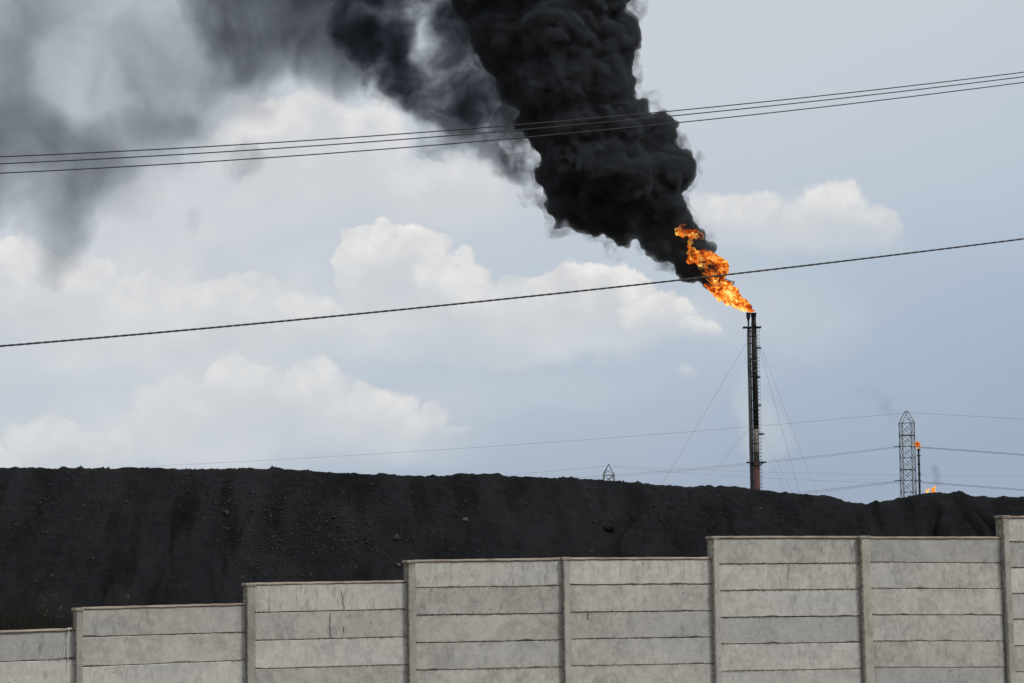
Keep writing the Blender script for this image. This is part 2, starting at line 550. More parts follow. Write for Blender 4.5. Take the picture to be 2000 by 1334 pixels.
def heap(name, prof, Yc, x0, x1, dxy, slope, seed, t0, t1, label, gully=1.0, extra=None):
    xs = np.arange(x0, x1, dxy)
    ts = np.arange(t0, t1, dxy)
    nx, nt = len(xs), len(ts)
    yc = Yc + 0.8 * fbm(np.stack([xs * 0.09, xs * 0, xs * 0], 1), 2, 0.5, seed)
    # crest height from the outline at that distance
    zc = np.empty(nx)
    for i, (x, y) in enumerate(zip(xs, yc)):
        px = CX + F * x / (y * math.cos(PITCH))
        for _ in range(3):
            P = at(px, float(interp(prof, px)), y)
            px += (x - P.x) * F / y
        zc[i] = at(px, float(interp(prof, px)), y).z
    X, T = np.meshgrid(xs, ts, indexing='ij')
    YC, ZC = yc[:, None] + 0 * T, zc[:, None] + 0 * T
    down = np.maximum(T, 0)
    back = np.maximum(-T - 1.5, 0)
    rc = np.sqrt(down * down + 0.30 * 0.30) - 0.30
    Z = ZC - slope * rc - 0.6 * back - 0.03 * np.clip(-T, 0, 1.5)
    Pn = np.stack([X.ravel(), T.ravel(), 0 * X.ravel()], 1)
    wob = fbm(Pn * (0.35, 0.35, 0), 3, 0.5, seed + 3).reshape(X.shape)
    gul = fbm(np.stack([(X + 1.9 * wob + 0.22 * T).ravel() * 0.30, T.ravel() * 0.14, 0 * X.ravel()], 1), 4, 0.45, seed + 5).reshape(X.shape)
    fade = np.clip(down / 0.9, 0, 1)
    Z = Z + fade * gully * (0.62 * gul - 0.55 * np.abs(gul))
    Y = YC - T
    Z = Z + fade * 0.10 * fbm(Pn * (0.9, 0.6, 0), 4, 0.55, seed + 8).reshape(X.shape)
    rough = 0.060 * fbm(Pn * 2.6, 4, 0.65, seed + 11) + 0.050 * np.abs(fbm(Pn * 6.0, 2, 0.6, seed + 15))
    shelf = fbm(Pn * (1.4, 2.2, 0) + wob.ravel()[:, None], 3, 0.5, seed + 31)
    rough = rough + fade.ravel() * (0.10 * np.clip(np.abs(shelf) * 4 - 0.6, -1, 0))
    lump = np.clip(fbm(Pn * 1.9, 2, 0.6, seed + 21) - 0.22, 0, 1) * 0.22
    Z = Z + (rough + lump).reshape(X.shape)
    if extra is not None:
        Z = extra(X, T, Z)
    Z = np.maximum(Z, -0.3)
    V = np.stack([X.ravel(), Y.ravel(), Z.ravel()], 1)
    idx = np.arange(nx * nt).reshape(nx, nt)
    Fq = np.stack([idx[:-1, :-1], idx[:-1, 1:], idx[1:, 1:], idx[1:, :-1]], -1).reshape(-1, 4)
    me = bpy.data.meshes.new(name)
    me.vertices.add(len(V))
    me.vertices.foreach_set('co', V.ravel())
    me.loops.add(Fq.size)
    me.loops.foreach_set('vertex_index', Fq.ravel())
    me.polygons.add(len(Fq))
    me.polygons.foreach_set('loop_start', np.arange(0, Fq.size, 4))
    me.update(calc_edges=True)
    me.validate()
    # faces up
    if me.polygons[0].normal.z < 0:
        me.flip_normals()
    me.shade_smooth()
    o = link(name, me, M_coal)
    tag(o, label, 'coal heap')
    return o, V


CREST_A = [(-400, 912), (0, 915), (60, 914), (90, 916), (150, 914), (200, 917), (245, 914), (300, 915), (350, 917), (420, 917), (490, 915), (530, 918), (565, 918), (620, 922),
           (700, 926), (780, 930), (850, 931), (900, 927), (955, 926), (1000, 931), (1060, 933), (1110, 935), (1150, 937), (1190, 939), (1240, 944), (1290, 949), (1340, 952),
           (1400, 951), (1440, 951), (1475, 956), (1520, 962), (1570, 966), (1620, 969), (1640, 976), (1660, 982), (1690, 985), (1730, 992), (1800, 1010), (2400, 1150)]
CREST_B = [(1300, 1180), (1480, 1100), (1560, 1060), (1640, 1010), (1690, 987), (1740, 978), (1790, 968), (1812, 963), (1828, 962.5), (1845, 964.5), (1858, 965.5), (1868, 963), (1876, 959.5), (1884, 963), (1893, 968), (1905, 971), (1950, 972), (2000, 971),
           (2060, 970), (2400, 975)]


def gully_b(X, T, Z):
    # three washed-out channels and a slumped hollow on the face of the right-hand heap
    for (px, w_, d_, t0_, lean) in ((1838, 0.16, 0.30, 0.5, -0.10), (1885, 0.20, 0.42, 0.35, 0.18), (1912, 0.14, 0.36, 0.6, 0.22), (1800, 0.14, 0.16, 0.9, 0.25)):
        x0 = at(px, 1000, 82).x
        cx = x0 + lean * T + 0.10 * np.sin(T * 4.0 + px)
        Z = Z - d_ * np.exp(-((X - cx) / w_) ** 2) * np.clip((T - t0_) / 0.5, 0, 1) * np.clip((3.2 - T) / 1.0, 0, 1)
    return Z


heap_a, VA = heap('coal_heap', CREST_A, 87.0, -22.5, 17.0, 0.062, 0.72, 3, -5.0, 8.0,
                  'long black coal heap running across behind the concrete wall')
heap_b, VB = heap('coal_heap', CREST_B, 84.0, 4.0, 24.0, 0.058, 0.66, 29, -4.0, 7.5,
                  'smaller black coal heap with washed-out gullies at the right end behind the wall', 0.55, gully_b)
heap_b['group'] = heap_a['group'] = 'coal heaps behind the wall'
PXA, PXB = px_of(VA), px_of(VB)
keepA = VA[:, 1] < 87.4
keepB = VB[:, 1] < 84.4


def on_heap(px, py, which='A'):
    V, P, k = (VA, PXA, keepA) if which == 'A' else (VB, PXB, keepB)
    d = (P[:, 0] - px) ** 2 + (P[:, 1] - py) ** 2 + np.where(k, 0, 1e9)
    return Vector(V[int(np.argmin(d))])


ICO = bmesh.new()
bmesh.ops.create_icosphere(ICO, subdivisions=1, radius=1.0)
ICO_V = np.array([v.co[:] for v in ICO.verts])
ICO_F = [tuple(v.index for v in f.verts) for f in ICO.faces]
ICO2 = bmesh.new()
bmesh.ops.create_icosphere(ICO2, subdivisions=2, radius=1.0)
ICO2_V = np.array([v.co[:] for v in ICO2.verts])
ICO2_F = [tuple(v.index for v in f.verts) for f in ICO2.faces]


def rock(r, base=ICO_V, seed=0):
    q = base * (1 + 0.55 * perlin(base * 1.1 + seed * 3.7, seed)[:, None])
    s = rng.uniform(0.6, 1.15, 3)
    a = rng.uniform(0, 6.28)
    q = q * s * r
    c, s_ = math.cos(a), math.sin(a)
    return np.stack([q[:, 0] * c - q[:, 1] * s_, q[:, 0] * s_ + q[:, 1] * c, q[:, 2]], 1)


# loose lumps that nobody could count
lumps = MB()
patches = [(185, 955, 75, 30, 170), (60, 1010, 50, 45, 90), (95, 1015, 45, 45, 120), (525, 1085, 55, 75, 520), (690, 1035, 45, 38, 330), (490, 965, 60, 30, 150), (570, 1020, 55, 60, 260),
           (380, 940, 30, 12, 70), (860, 1020, 40, 40, 80), (1270, 975, 60, 25, 110), (1420, 1000, 120, 40, 170), (1150, 1000, 120, 50, 90)]
targets = []
for (cx, cy_, sx, sy, k) in patches:
    targets += [(rng.normal(cx, sx), rng.normal(cy_, sy)) for _ in range(int(k * 1.7))]
targets += [(rng.uniform(-60, 1650), rng.uniform(930, 1180)) for _ in range(1000)]
tree_px = PXA[keepA]
tree_v = VA[keepA]
order = np.argsort(tree_px[:, 0])
sx_, sp_, sv_ = tree_px[order, 0], tree_px[order], tree_v[order]
for i, (px, py) in enumerate(targets):
    a, b = np.searchsorted(sx_, (px - 3, px + 3))
    if b <= a:
        continue
    j = a + int(np.argmin(np.abs(sp_[a:b, 1] - py) + 0.3 * np.abs(sp_[a:b, 0] - px)))
    if abs(sp_[j, 1] - py) > 6:
        continue
    r = float(np.clip(rng.lognormal(math.log(0.022), 0.42), 0.011, 0.065))
    lumps.add(rock(r, ICO_V, i % 50) + sv_[j] + np.array([0, 0, r * 0.25]), ICO_F)
tag(lumps.link('coal_rubble', M_lump), 'loose coal lumps scattered down the face of the long heap', 'coal rubble', kind='stuff')

for k, (px, py, r, mat, label, which) in enumerate([
        (442, 1003, 0.13, M_lump, 'black coal lump high on the long heap above the second wide wall bay', 'A'),
        (908, 1018, 0.11, M_pale, 'pale grey stone lying half-way up the middle of the long heap', 'A'),
        (775, 1053, 0.11, M_lump, 'dark coal lump on the long heap just above the third wall post', 'A'),
        (777, 1105, 0.07, M_pale, 'small pale stone beside the top of the tall post at the third wall step', 'A'),
        (1188, 1037, 0.20, M_coal, 'biggest clod of caked coal jutting from the long heap above the fifth bay', 'A'),
        (1485, 996, 0.10, M_lump, 'coal lump on the heap below the foot of the flare stack', 'A'),
        (1650, 1028, 0.06, M_pale, 'tiny pale stone low between the two coal heaps', 'A')]):
    P = on_heap(px, py, which)
    me = bpy.data.meshes.new('coal_lump')
    me.from_pydata([tuple(q) for q in rock(r, ICO2_V, 60 + k)], [], ICO2_F)
    o = link('coal_lump' if mat is not M_pale else 'stone', me, mat, loc=P + Vector((0, 0, r * 0.3)))
    tag(o, label, 'stone' if mat is M_pale else 'coal lump', 'single lumps on the coal heaps')

# ------------------------------------------------------------------ precast wall
A = math.radians(20)
WD = Vector((math.cos(A), math.sin(A), 0))       # along the wall, to the right and away
WN = Vector((math.sin(A), -math.cos(A), 0))      # out of the wall, towards the road
W0 = Vector((0, 27.0, 0))


def wall_sz(px, py, proud=0.0):
    """pixel to (distance along the wall, height) on the wall's face or a plane PROUD of it"""
    d = ray(px, py)
    o = W0 + WN * proud
    t = (o - EYE).dot(WN) / d.dot(WN)
    P = EYE + d * t
    return (P - o).dot(WD), P.z


def wp(s, z, out):
    return W0 + WD * s + WN * out + Vector((0, 0, z))


wall = thing('boundary_wall', 'stepped grey precast concrete panel wall with posts along the bottom', 'wall', W0)
PROUD = 0.07
# posts: px of the front face left, right at py, top py
POSTS = [(148.5, 163, 1187), (482, 500, 1138.5), (797, 813.5, 1094), (1100.5, 1115, 1088), (1392.5, 1406, 1047), (1681, 1701, 1046.5), (1958.5, 1973, 1006.5)]
post_s = []
for (xl, xr, top) in POSTS:
    s0, z1 = wall_sz(xl, top, PROUD)
    s1, _ = wall_sz(xr, top, PROUD)
    post_s.append((s0, s1, z1))
# one more post outside the frame at each end
wdt = post_s[0][1] - post_s[0][0]
s_left, z_left = wall_sz(-195, 1232, PROUD)
s_right, z_right = wall_sz(2228, 1006, PROUD)
pitch = post_s[-1][0] - post_s[-2][0]
all_posts = [(s_left, s_left + wdt, z_left)] + post_s + [(s_right, s_right + wdt, z_right)]
# the wall goes on beyond both sides of the frame
for k in (1, 2):
    all_posts.append((s_right + k * pitch, s_right + k * pitch + wdt, z_right + 0.24 * k))
    all_posts.insert(0, (s_left - k * pitch, s_left - k * pitch + wdt, z_left - 0.28 * k))
LEAN = [0, 0, 0, .004, .002, .002, .0, .006, .012, .016, .0, 0, 0]


def extruded(profile, levels, jit, rs):
    """closed profile (s, out) swept up through LEVELS of z with a lean; corners chipped by JIT"""
    n = len(profile)
    vs, fs = [], []
    for li, (z, shift) in enumerate(levels):
        for (s, o) in profile:
            vs.append(wp(s + shift + rs.uniform(-jit, jit), z, o + rs.uniform(-jit, jit)) - W0)
    for k in range(len(levels) - 1):
        for j in range(n):
            j2 = (j + 1) % n
            fs.append((k * n + j, k * n + j2, (k + 1) * n + j2, (k + 1) * n + j))
    fs.append(tuple(range(n - 1, -1, -1)))
    fs.append(tuple((len(levels) - 1) * n + j for j in range(n)))
    return vs, fs


def wall_mesh(name, vs, fs, mat, parent):
    me = bpy.data.meshes.new(name)
    # turn so that local x runs along the wall: Generated coordinates then follow the piece
    Ri = Matrix.Rotation(-A, 3, 'Z')
    me.from_pydata([tuple(Ri @ Vector(p)) for p in vs], [], fs)
    bm = bmesh.new()
    bm.from_mesh(me)
    bmesh.ops.recalc_face_normals(bm, faces=bm.faces)
    bm.to_mesh(me)
    bm.free()
    me.materials.append(mat)
    o = bpy.data.objects.new(name, me)
    C.objects.link(o)
    if parent is wall:
        o.parent = wall
        o.rotation_euler = (0, 0, A)
    else:
        o.parent = parent
    return o


rs = random.Random(4)
post_objs = []
for i, (s0, s1, z1) in enumerate(all_posts):
    c = 0.010
    st = 0.016
    prof = [(s0 + c, PROUD), (s1 - st - c, PROUD), (s1 - st, PROUD - c), (s1 - st, PROUD - 0.028), (s1 - 0.004, PROUD - 0.032), (s1, PROUD - 0.036),
            (s1, -0.09), (s0, -0.09), (s0, -0.02), (s0 + 0.004, -0.012), (s0 + 0.004, 0.016), (s0, 0.024), (s0, PROUD - c)]
    nl = 15
    cap_h = 0.03
    lv = [(z1 - cap_h - (z1 - cap_h) * k / nl, LEAN[i] * (z1 - (z1 - z1 * k / nl)) * -0.0 + LEAN[i] * (z1 * k / nl)) for k in range(nl, -1, -1)]
    vs, fs = extruded(prof, lv, 0.0016, rs)
    po = wall_mesh('post', vs, fs, M_post, wall)
    post_objs.append(po)
    # mortar cap with rounded, chipped edges
    e = 0.006
    pc = [(s0 - e, PROUD + e), (s1 + e * 0.4, PROUD + e), (s1 + e * 0.4, -0.09), (s0 - e - 0.012, -0.09), (s0 - e - 0.012, 0.0)]
    pcs = [(s + (0.006 if s < (s0 + s1) / 2 else -0.006), o_ - (0.006 if o_ > 0 else -0.006)) for (s, o_) in pc]
    v1, f1 = extruded(pc, [(z1 - cap_h + 0.001, 0), (z1 - 0.008, 0)], 0.0015, rs)
    v2 = [wp(s, z1, o_) - W0 for (s, o_) in pcs]
    nb = len(pc)
    f1 = f1[:-1]
    fs = f1 + [(nb + j, nb + (j + 1) % nb, 2 * nb + (j + 1) % nb, 2 * nb + j) for j in range(nb)] + [tuple(2 * nb + j for j in range(nb))]
    wall_mesh('cap', v1 + v2, fs, M_cap, po)

# bays: joints (py) at the left and at the right end of each bay, top first
J = [  # (px left, [py ...], px right, [py ...])  top, joint 1, joint 2 ...
    (0, [1231.6, 1293.0], 142, [1226.8, 1286.8]),
    (166, [1185.6, 1244.4, 1302.4], 477, [1177.6, 1235.0, 1289.6]),
    (502, [1138.0, 1196.6, 1251.2, 1307.0], 790, [1133.2, 1189.6, 1243.8, 1298.2]),
    (815, [1093.4, 1148.4, 1202.0, 1256.4, 1310.0], 1096, [1089.4, 1144.0, 1198.0, 1249.8, 1303.0]),
    (1117, [1089.0, 1142.4, 1196.0, 1248.2, 1301.0], 1388, [1087.8, 1141.0, 1193.4, 1244.6, 1296.4]),
    (1409, [1047.0, 1102.2, 1154.0, 1205.8, 1258.0, 1311.4], 1673, [1047.0, 1100.2, 1151.2, 1203.6, 1255.0, 1306.8]),
    (1704, [1048.0, 1097.8, 1149.0, 1201.0, 1252.4, 1303.4], 1958, [1048.0, 1100.4, 1150.6, 1201.4, 1252.8, 1303.8]),
    (1976, [1007.5, 1058.6, 1108.6, 1159.8, 1209.4, 1261.4, 1312.4], 2220, [1007.0, 1057.0, 1107.0, 1157.0, 1207.0, 1258.0, 1309.0]),
]
levels = []
for (xl, yl, xr, yr) in J:
    levels.append(([wall_sz(xl, y)[1] for y in yl], [wall_sz(xr, y)[1] for y in yr], wall_sz(xl, yl[0])[0], wall_sz(xr, yr[0])[0]))
for k in (1, 2):
    q = all_posts
    levels.append(([q[-4 + k][2] + 0.24 - 0.29 * j for j in range(4)], [q[-4 + k][2] + 0.24 - 0.29 * j for j in range(4)], q[-4 + k][1], q[-3 + k][0]))
    levels.insert(0, ([q[2 - k][2] - 0.29 * j for j in range(3)], [q[2 - k][2] - 0.29 * j for j in range(3)], q[2 - k][1], q[3 - k][0]))
for b, (zl, zr, sl_px, sr_px) in enumerate(levels):
    pl = (zl[1] - zl[-1]) / (len(zl) - 2) if len(zl) > 2 else zl[0] - zl[1]
    pr = (zr[1] - zr[-1]) / (len(zr) - 2) if len(zr) > 2 else zr[0] - zr[1]
    while zl[-1] > 0.02:
        zl.append(max(zl[-1] - pl, 0.0))
        zr.append(max(zr[-1] - pr, 0.0))
    sL = all_posts[b][1] - 0.012
    sR = all_posts[b + 1][0] + 0.012

    def zat(k, s):
        f = (s - sl_px) / (sr_px - sl_px)
        return zl[k] + (zr[k] - zl[k]) * f
    cop = 0.023
    for k in range(len(zl) - 1):
        if zl[k] - zl[k + 1] < 0.04:
            continue
        nseg = 16
        gap = 0.0025
        out0 = rs.uniform(-0.004, 0.004)
        tiltv = rs.uniform(-0.003, 0.003)
        ch = 0.0045
        vs, fs = [], []
        # sections along the panel: back-bottom, front-bottom, front-bottom chamfer, front-top chamfer, front-top, back-top
        for q in range(nseg + 1):
            s = sL + (sR - sL) * q / nseg
            zt = zat(k, s) - (gap if k else cop) + rs.uniform(-0.0022, 0.0012)
            zb = zat(k + 1, s) + gap + rs.uniform(-0.0012, 0.0022)
            chip = rs.random() < 0.09
            c1 = ch * rs.uniform(0.6, 1.5) + (0.012 if chip else 0)
            c2 = ch * rs.uniform(0.6, 1.5)
            bow = 0.004 * math.sin(math.pi * q / nseg) * math.sin(b * 2.1 + k)
            o1 = out0 + bow + tiltv
            o2 = out0 + bow - tiltv
            for (o_, z) in ((-0.045, zb), (o1 - c1, zb), (o1, zb + c1), (o2, zt - c2), (o2 - c2, zt), (-0.045, zt)):
                vs.append(wp(s, z, o_) - W0)
        for q in range(nseg):
            for j in range(6):
                j2 = (j + 1) % 6
                fs.append((q * 6 + j, q * 6 + j2, (q + 1) * 6 + j2, (q + 1) * 6 + j))
        fs.append(tuple(range(5, -1, -1)))
        fs.append(tuple(nseg * 6 + j for j in range(6)))
        wall_mesh('panel', vs, fs, M_panel_top if k == 0 else M_panel, wall)
    # brown mortar coping on the top panel
    vs, fs = [], []
    nseg = 22
    for q in range(nseg + 1):
        s = sL + 0.012 + (sR - sL - 0.024) * q / nseg
        zt = zat(0, s) + rs.uniform(-0.002, 0.002)
        zb = zat(0, s) - cop + 0.001 + rs.uniform(-0.006, 0.003) * 0
        drip = rs.uniform(0.0, 0.010)
        for (o_, z) in ((-0.05, zb + 0.0), (0.0065, zb - drip), (0.013, zb + 0.006 - drip * 0.5), (0.009, zt - 0.006), (0.001, zt), (-0.05, zt)):
            vs.append(wp(s, z, o_) - W0)
    for q in range(nseg):
        for j in range(6):
            j2 = (j + 1) % 6
            fs.append((q * 6 + j, q * 6 + j2, (q + 1) * 6 + j2, (q + 1) * 6 + j))
    fs.append(tuple(range(5, -1, -1)))
    fs.append(tuple(nseg * 6 + j for j in range(6)))
    wall_mesh('coping', vs, fs, M_coping, wall)


def on_wall(px, py, out):
    s, z = wall_sz(px, py, out)
    return wp(s, z, out)


# white string tied to the coping of the lowest bay
st = MB()
st.tube([on_wall(x, y, o) for (x, y, o) in ((140, 1226.5, 0.02), (137, 1227.5, 0.03), (134.5, 1227.2, 0.03), (134.8, 1234, 0.025), (133, 1243, 0.02), (132.3, 1258, 0.016), (132.2, 1275, 0.016), (132.4, 1290, 0.016), (131.8, 1302, 0.016), (131.3, 1311.5, 0.016))], 0.0034, 6)
st.tube([on_wall(x, y, o) for (x, y, o) in ((134.8, 1231, 0.03), (131, 1245, 0.022), (126, 1268, 0.017), (122.5, 1286, 0.016), (118.8, 1294.5, 0.016), (118, 1284, 0.016), (116, 1275, 0.016))], 0.0016, 5)
st.tube([on_wall(132.5, 1226.5, 0.03), on_wall(134, 1228.5, 0.034), on_wall(136.5, 1226.5, 0.03)], 0.006, 6)
tag(st.link('string', M_string), 'white string tied over the lowest wall bay, its ends hanging down', 'string')

# dry twig on the wall's second bay
tw = MB()
tw.tube([on_wall(x, y, -0.02) for (x, y) in ((466, 1178), (463, 1171), (459, 1169), (457.5, 1164.5))], 0.006, 5)
tw.tube([on_wall(x, y, -0.02) for (x, y) in ((460, 1169.5), (466, 1168), (471, 1169))], 0.005, 5)
tag(tw.link('twig', M_stalk), 'bare dry twig poking over the second wall step', 'twig')

# hairline cracks and a rust run on single panels
M_crack = simple_mat('crack_dirt', (0.09, 0.085, 0.075), (0.22, 0.21, 0.19), 30.0, 0.95, 0.05)
M_rust = simple_mat('rust_run', (0.075, 0.035, 0.025), (0.13, 0.07, 0.05), 40.0, 0.95, 0.05)


def wall_mark(name, pts, w_, mat):
    vs, fs = [], []
    for i, (x, y) in enumerate(pts):
        ww = w_ * rs.uniform(0.4, 1.2) * (0.5 if i in (0, len(pts) - 1) else 1)
        s_, z_ = wall_sz(x, y, 0.009)
        for (ds, o_) in ((-ww, 0.0), (0, 0.0105), (ww, 0.0)):
            vs.append(wp(s_ + ds, z_, o_) - W0)
    for i in range(len(pts) - 1):
        for j in range(2):
            fs.append((i * 3 + j, i * 3 + j + 1, i * 3 + j + 4, i * 3 + j + 3))
    return wall_mesh(name, vs, fs, mat, wall)


wall_mark('crack', [(666, 1153), (668, 1162), (670, 1170), (669.5, 1176), (672, 1182), (673.5, 1189)], 0.0016, M_crack)
wall_mark('crack', [(646, 1197), (644.5, 1205), (645.5, 1214), (644, 1222), (646, 1230), (645, 1237), (646.5, 1243)], 0.0018, M_crack)
wall_mark('crack', [(672, 1223), (671.5, 1230), (672.2, 1235)], 0.0013, M_crack)
wall_mark('rust_run', [(1148.5, 1197.5), (1149.5, 1201), (1148, 1205), (1149.5, 1207), (1148.8, 1210)], 0.0075, M_rust)

# ------------------------------------------------------------------ weeds in front of the heaps
gr = MB()
for i in range(3600):
    px = abs(rng.normal(0, 190)) - 40
    Y = rng.uniform(66, 77)
    base = at(px, 1200, Y)
    base.z = max(0.0, 0.0)
    h = rng.uniform(0.6, 2.3) * max(0.35, 1 - max(px, 0) / 420.0)
    lean = Vector((rng.normal(0, 0.22), rng.normal(0, 0.15), 1)).normalized()
    mid = base + lean * h * 0.55
    tip = base + lean * h + Vector((rng.normal(0, 0.14) * h, 0, -0.05 * h))
    wdt_ = rng.uniform(0.006, 0.014)
    s = Vector((wdt_, 0, 0))
    gr.add([base - s, base + s, mid + s * 0.7, mid - s * 0.7, tip], [(0, 1, 2, 3), (3, 2, 4)])
tag(gr.link('dry_grass', M_stalk), 'dark dry grass and stalks at the foot of the heap', 'grass', kind='stuff')


def weed(px, ytop, ybase, Y, nstem, nleaf, label, leafr=0.022):
    root = at(px, ybase, Y)
    t = thing('weed', label, 'weed', (root.x, root.y, 0), 'weeds behind the wall')
    stems, leaves = MB(), MB()
    htop = at(px, ytop, Y).z
    z_low = at(px, ybase, Y).z
    for k in range(nstem):
        a = rng.uniform(-0.22, 0.22)
        top = Vector((root.x + a * 1.3 + rng.normal(0, 0.05), root.y + rng.normal(0, 0.15), htop * rng.uniform(0.88, 1.0)))
        b = Vector((root.x + a * 0.3, root.y, 0))
        mid = (b + top) / 2 + Vector((rng.normal(0, 0.04), 0, 0))
        stems.tube([b, mid, top], 0.007, 5, r2=0.003)
        for q in range(nleaf):
            f = rng.uniform(0, 1)
            zz = z_low + (top.z - z_low) * f
            f2 = zz / max(top.z, 0.01)
            P = b.lerp(top, f2) + Vector((rng.normal(0, 0.05), rng.normal(0, 0.05), 0))
            r = leafr * rng.uniform(0.6, 1.3)
            u = Vector((rng.normal(), rng.normal(), rng.normal())).normalized() * r
            v = u.cross(Vector((rng.normal(), rng.normal(), rng.normal()))).normalized() * r * 0.6
            leaves.add([P - u, P + v, P + u, P - v], [(0, 1, 2, 3)])
    stems.link('stem', M_stalk, t)
    tag(leaves.link('leaves', M_yellow, t), kind='stuff')
    return t


weed(96, 1168, 1208, 68, 5, 9, 'yellow-leaved weed standing among the dry stalks at far left')
weed(236, 1150, 1168, 69, 3, 7, 'small weed with yellow leaves above the first full wall bay')
weed(84, 1155, 1162, 70, 2, 3, 'thin weed with a single yellow leaf, above the lowest bay')
weed(1239, 1080, 1090, 45, 2, 4, 'tiny yellow-green weed peeping over the wall near its middle', 0.02)
weed(1250, 1083, 1090, 45, 2, 3, 'second tiny yellow-green weed peeping over the wall, shorter one', 0.02)

# ------------------------------------------------------------------ near overhead cables
def quad_fit(pts):
    x = np.array([p[0] for p in pts], float)
    y = np.array([p[1] for p in pts], float)
    return np.polyfit(x, y, 2)


def cable(pts, Y, r, mat, label, twist=False, group='overhead cables across the road'):
    k = quad_fit(pts)
    line = []
    xs = np.linspace(-700, 2700, 120)
    for x in xs:
        line.append(at(x, float(np.polyval(k, x)), Y + (x - 1000) * 0.0022))
    m = MB()
    if not twist:
        m.tube(line, r, 6)
        o = m.link('cable', mat, smooth=True)
    else:
        # two strands wound round each other
        fine_n = 1500
        xs = np.linspace(-700, 2700, fine_n)
        P = [at(x, float(np.polyval(k, x)), Y + (x - 1000) * 0.0022) for x in xs]
        for ph in (0, math.pi):
            m.tube([p + Vector((0, math.cos(i * 0.42 + ph), math.sin(i * 0.42 + ph))) * r * 0.24 for i, p in enumerate(P)], r * 0.74, 5)
        o = m.link('cable', mat, smooth=True)
    tag(o, label, 'cable', group)
    return o


cable([(0, 306), (500, 281), (1000, 244.5), (1500, 198), (2000, 141)], 22, 0.0050, M_cable, 'uppermost of the three thin black cables crossing the smoke')
cable([(0, 320), (500, 292.5), (1000, 254.5), (1500, 208), (2000, 149.5)], 22, 0.0050, M_cable, 'middle one of the three thin black cables crossing the smoke')
cable([(0, 338), (500, 310), (1000, 270.5), (1500, 220.5), (2000, 161)], 22, 0.0050, M_cable, 'lowest of the three thin black cables crossing the smoke')
cable([(0, 676), (500, 632), (1000, 583), (1420, 536), (2000, 466.5)], 21, 0.0085, M_twist, 'thick twisted cable crossing below the others, in front of the flame', True)

# ------------------------------------------------------------------ flare stack
D = 600.0
MPX = D / F                       # metres per photograph pixel at the stack


def stack_at(px, py, Y=D):
    return at(px, py, Y)


base = at(1478, 1100, D)
base = Vector((at(1475.3, 780, D).x, D, 0))
stack = thing('flare_stack', 'tall sooty flare stack with ladder and platforms, burning fiercely at its tip', 'flare stack', base)
zpx = lambda py: at(1475, py, D).z
SX, SY = base.x, base.y


def lx(dpx):
    return SX + dpx * MPX


# main riser in its three coats
m = MB(); r0 = 5.5 * MPX
m.lathe(SX, SY, [(r0, zpx(838)), (r0 * .97, zpx(700)), (r0 * .95, zpx(642))], 20)
for py in (657, 700, 735, 760, 800): m.lathe(SX, SY, [(r0 * 1.12, zpx(py + .7)), (r0 * 1.12, zpx(py - .7))], 20)
m.link('riser', M_soot, stack, True)
m = MB(); m.lathe(SX, SY, [(r0 * 1.04, zpx(903)), (r0 * 1.005, zpx(838))], 20)
o = m.link('riser', M_bare, stack, True); o['label'] = 'flaking grey middle length of the riser'
m = MB(); m.lathe(SX, SY, [(r0 * 1.12, 0), (r0 * 1.06, zpx(903))], 20)
o = m.link('riser', M_red, stack, True); o['label'] = 'red-brown lowest length of the riser'
# main flare tip
m = MB()
m.lathe(SX, SY, [(r0 * .92, zpx(642)), (r0 * .92, zpx(630)), (r0 * 0.82, zpx(629)), (r0 * .82, zpx(620)), (r0 * .95, zpx(619)), (r0 * 1.0, zpx(613)), (r0 * 1.08, zpx(612.8)), (r0 * 1.08, zpx(611))], 20)
m.link('flare_tip', M_soot, stack, True)
# second, thinner riser on the left with its own tip
X2 = lx(-10.6)
m = MB(); m.lathe(X2, SY - .3, [(2.5 * MPX, 0), (2.4 * MPX, zpx(640))], 14)
m.link('side_pipe', M_pipe, stack, True)
m = MB()
m.lathe(X2, SY - .3, [(1.6 * MPX, zpx(640)), (1.6 * MPX, zpx(628)), (2.2 * MPX, zpx(627)), (2.2 * MPX, zpx(625.5)), (4.0 * MPX, zpx(620)), (4.2 * MPX, zpx(612)), (4.5 * MPX, zpx(611.5)), (4.5 * MPX, zpx(610.8))], 14)
m.link('side_flare_tip', M_soot, stack, True)
# thin gas lines
for dpx, r_, y1 in ((-13.6, .45, 650), (-7.0, .8, 640), (-8.0, .35, 700)):
    m = MB(); m.tube([(lx(dpx), SY - .2, 0), (lx(dpx), SY - .2, zpx(y1))], r_ * MPX, 8)
    m.link('gas_line', M_pipe, stack)
# lagged boxes on the side pipe
for (ya, yb) in ((701, 731), (859, 889)):
    m = MB(); m.lathe(lx(-12.8), SY - .8, [(1.5 * MPX, zpx(yb)), (1.7 * MPX, zpx(yb) + .1), (1.7 * MPX, zpx(ya) - .1), (1.5 * MPX, zpx(ya))], 8)
    m.link('lagging_box', M_soot, stack)
# brackets that tie the pipes together
for py in (647, 657, 671, 692, 702, 706, 714, 726, 730, 736, 757, 782, 800, 822, 838, 848, 860, 866, 884, 888, 918, 940):
    m = MB()
    m.box((lx(-14), SY - .55, zpx(py) - .1), (lx(-4), SY - .25, zpx(py) + .1))
    m.link('bracket', M_soot, stack)
for py in (705.5, 725, 866, 884.5):
    m = MB(); m.lathe(SX, SY, [(r0 * 1.13, zpx(py) - .09), (r0 * 1.13, zpx(py) + .09)], 18)
    m.link('band', M_bare if py < 800 else M_soot, stack)


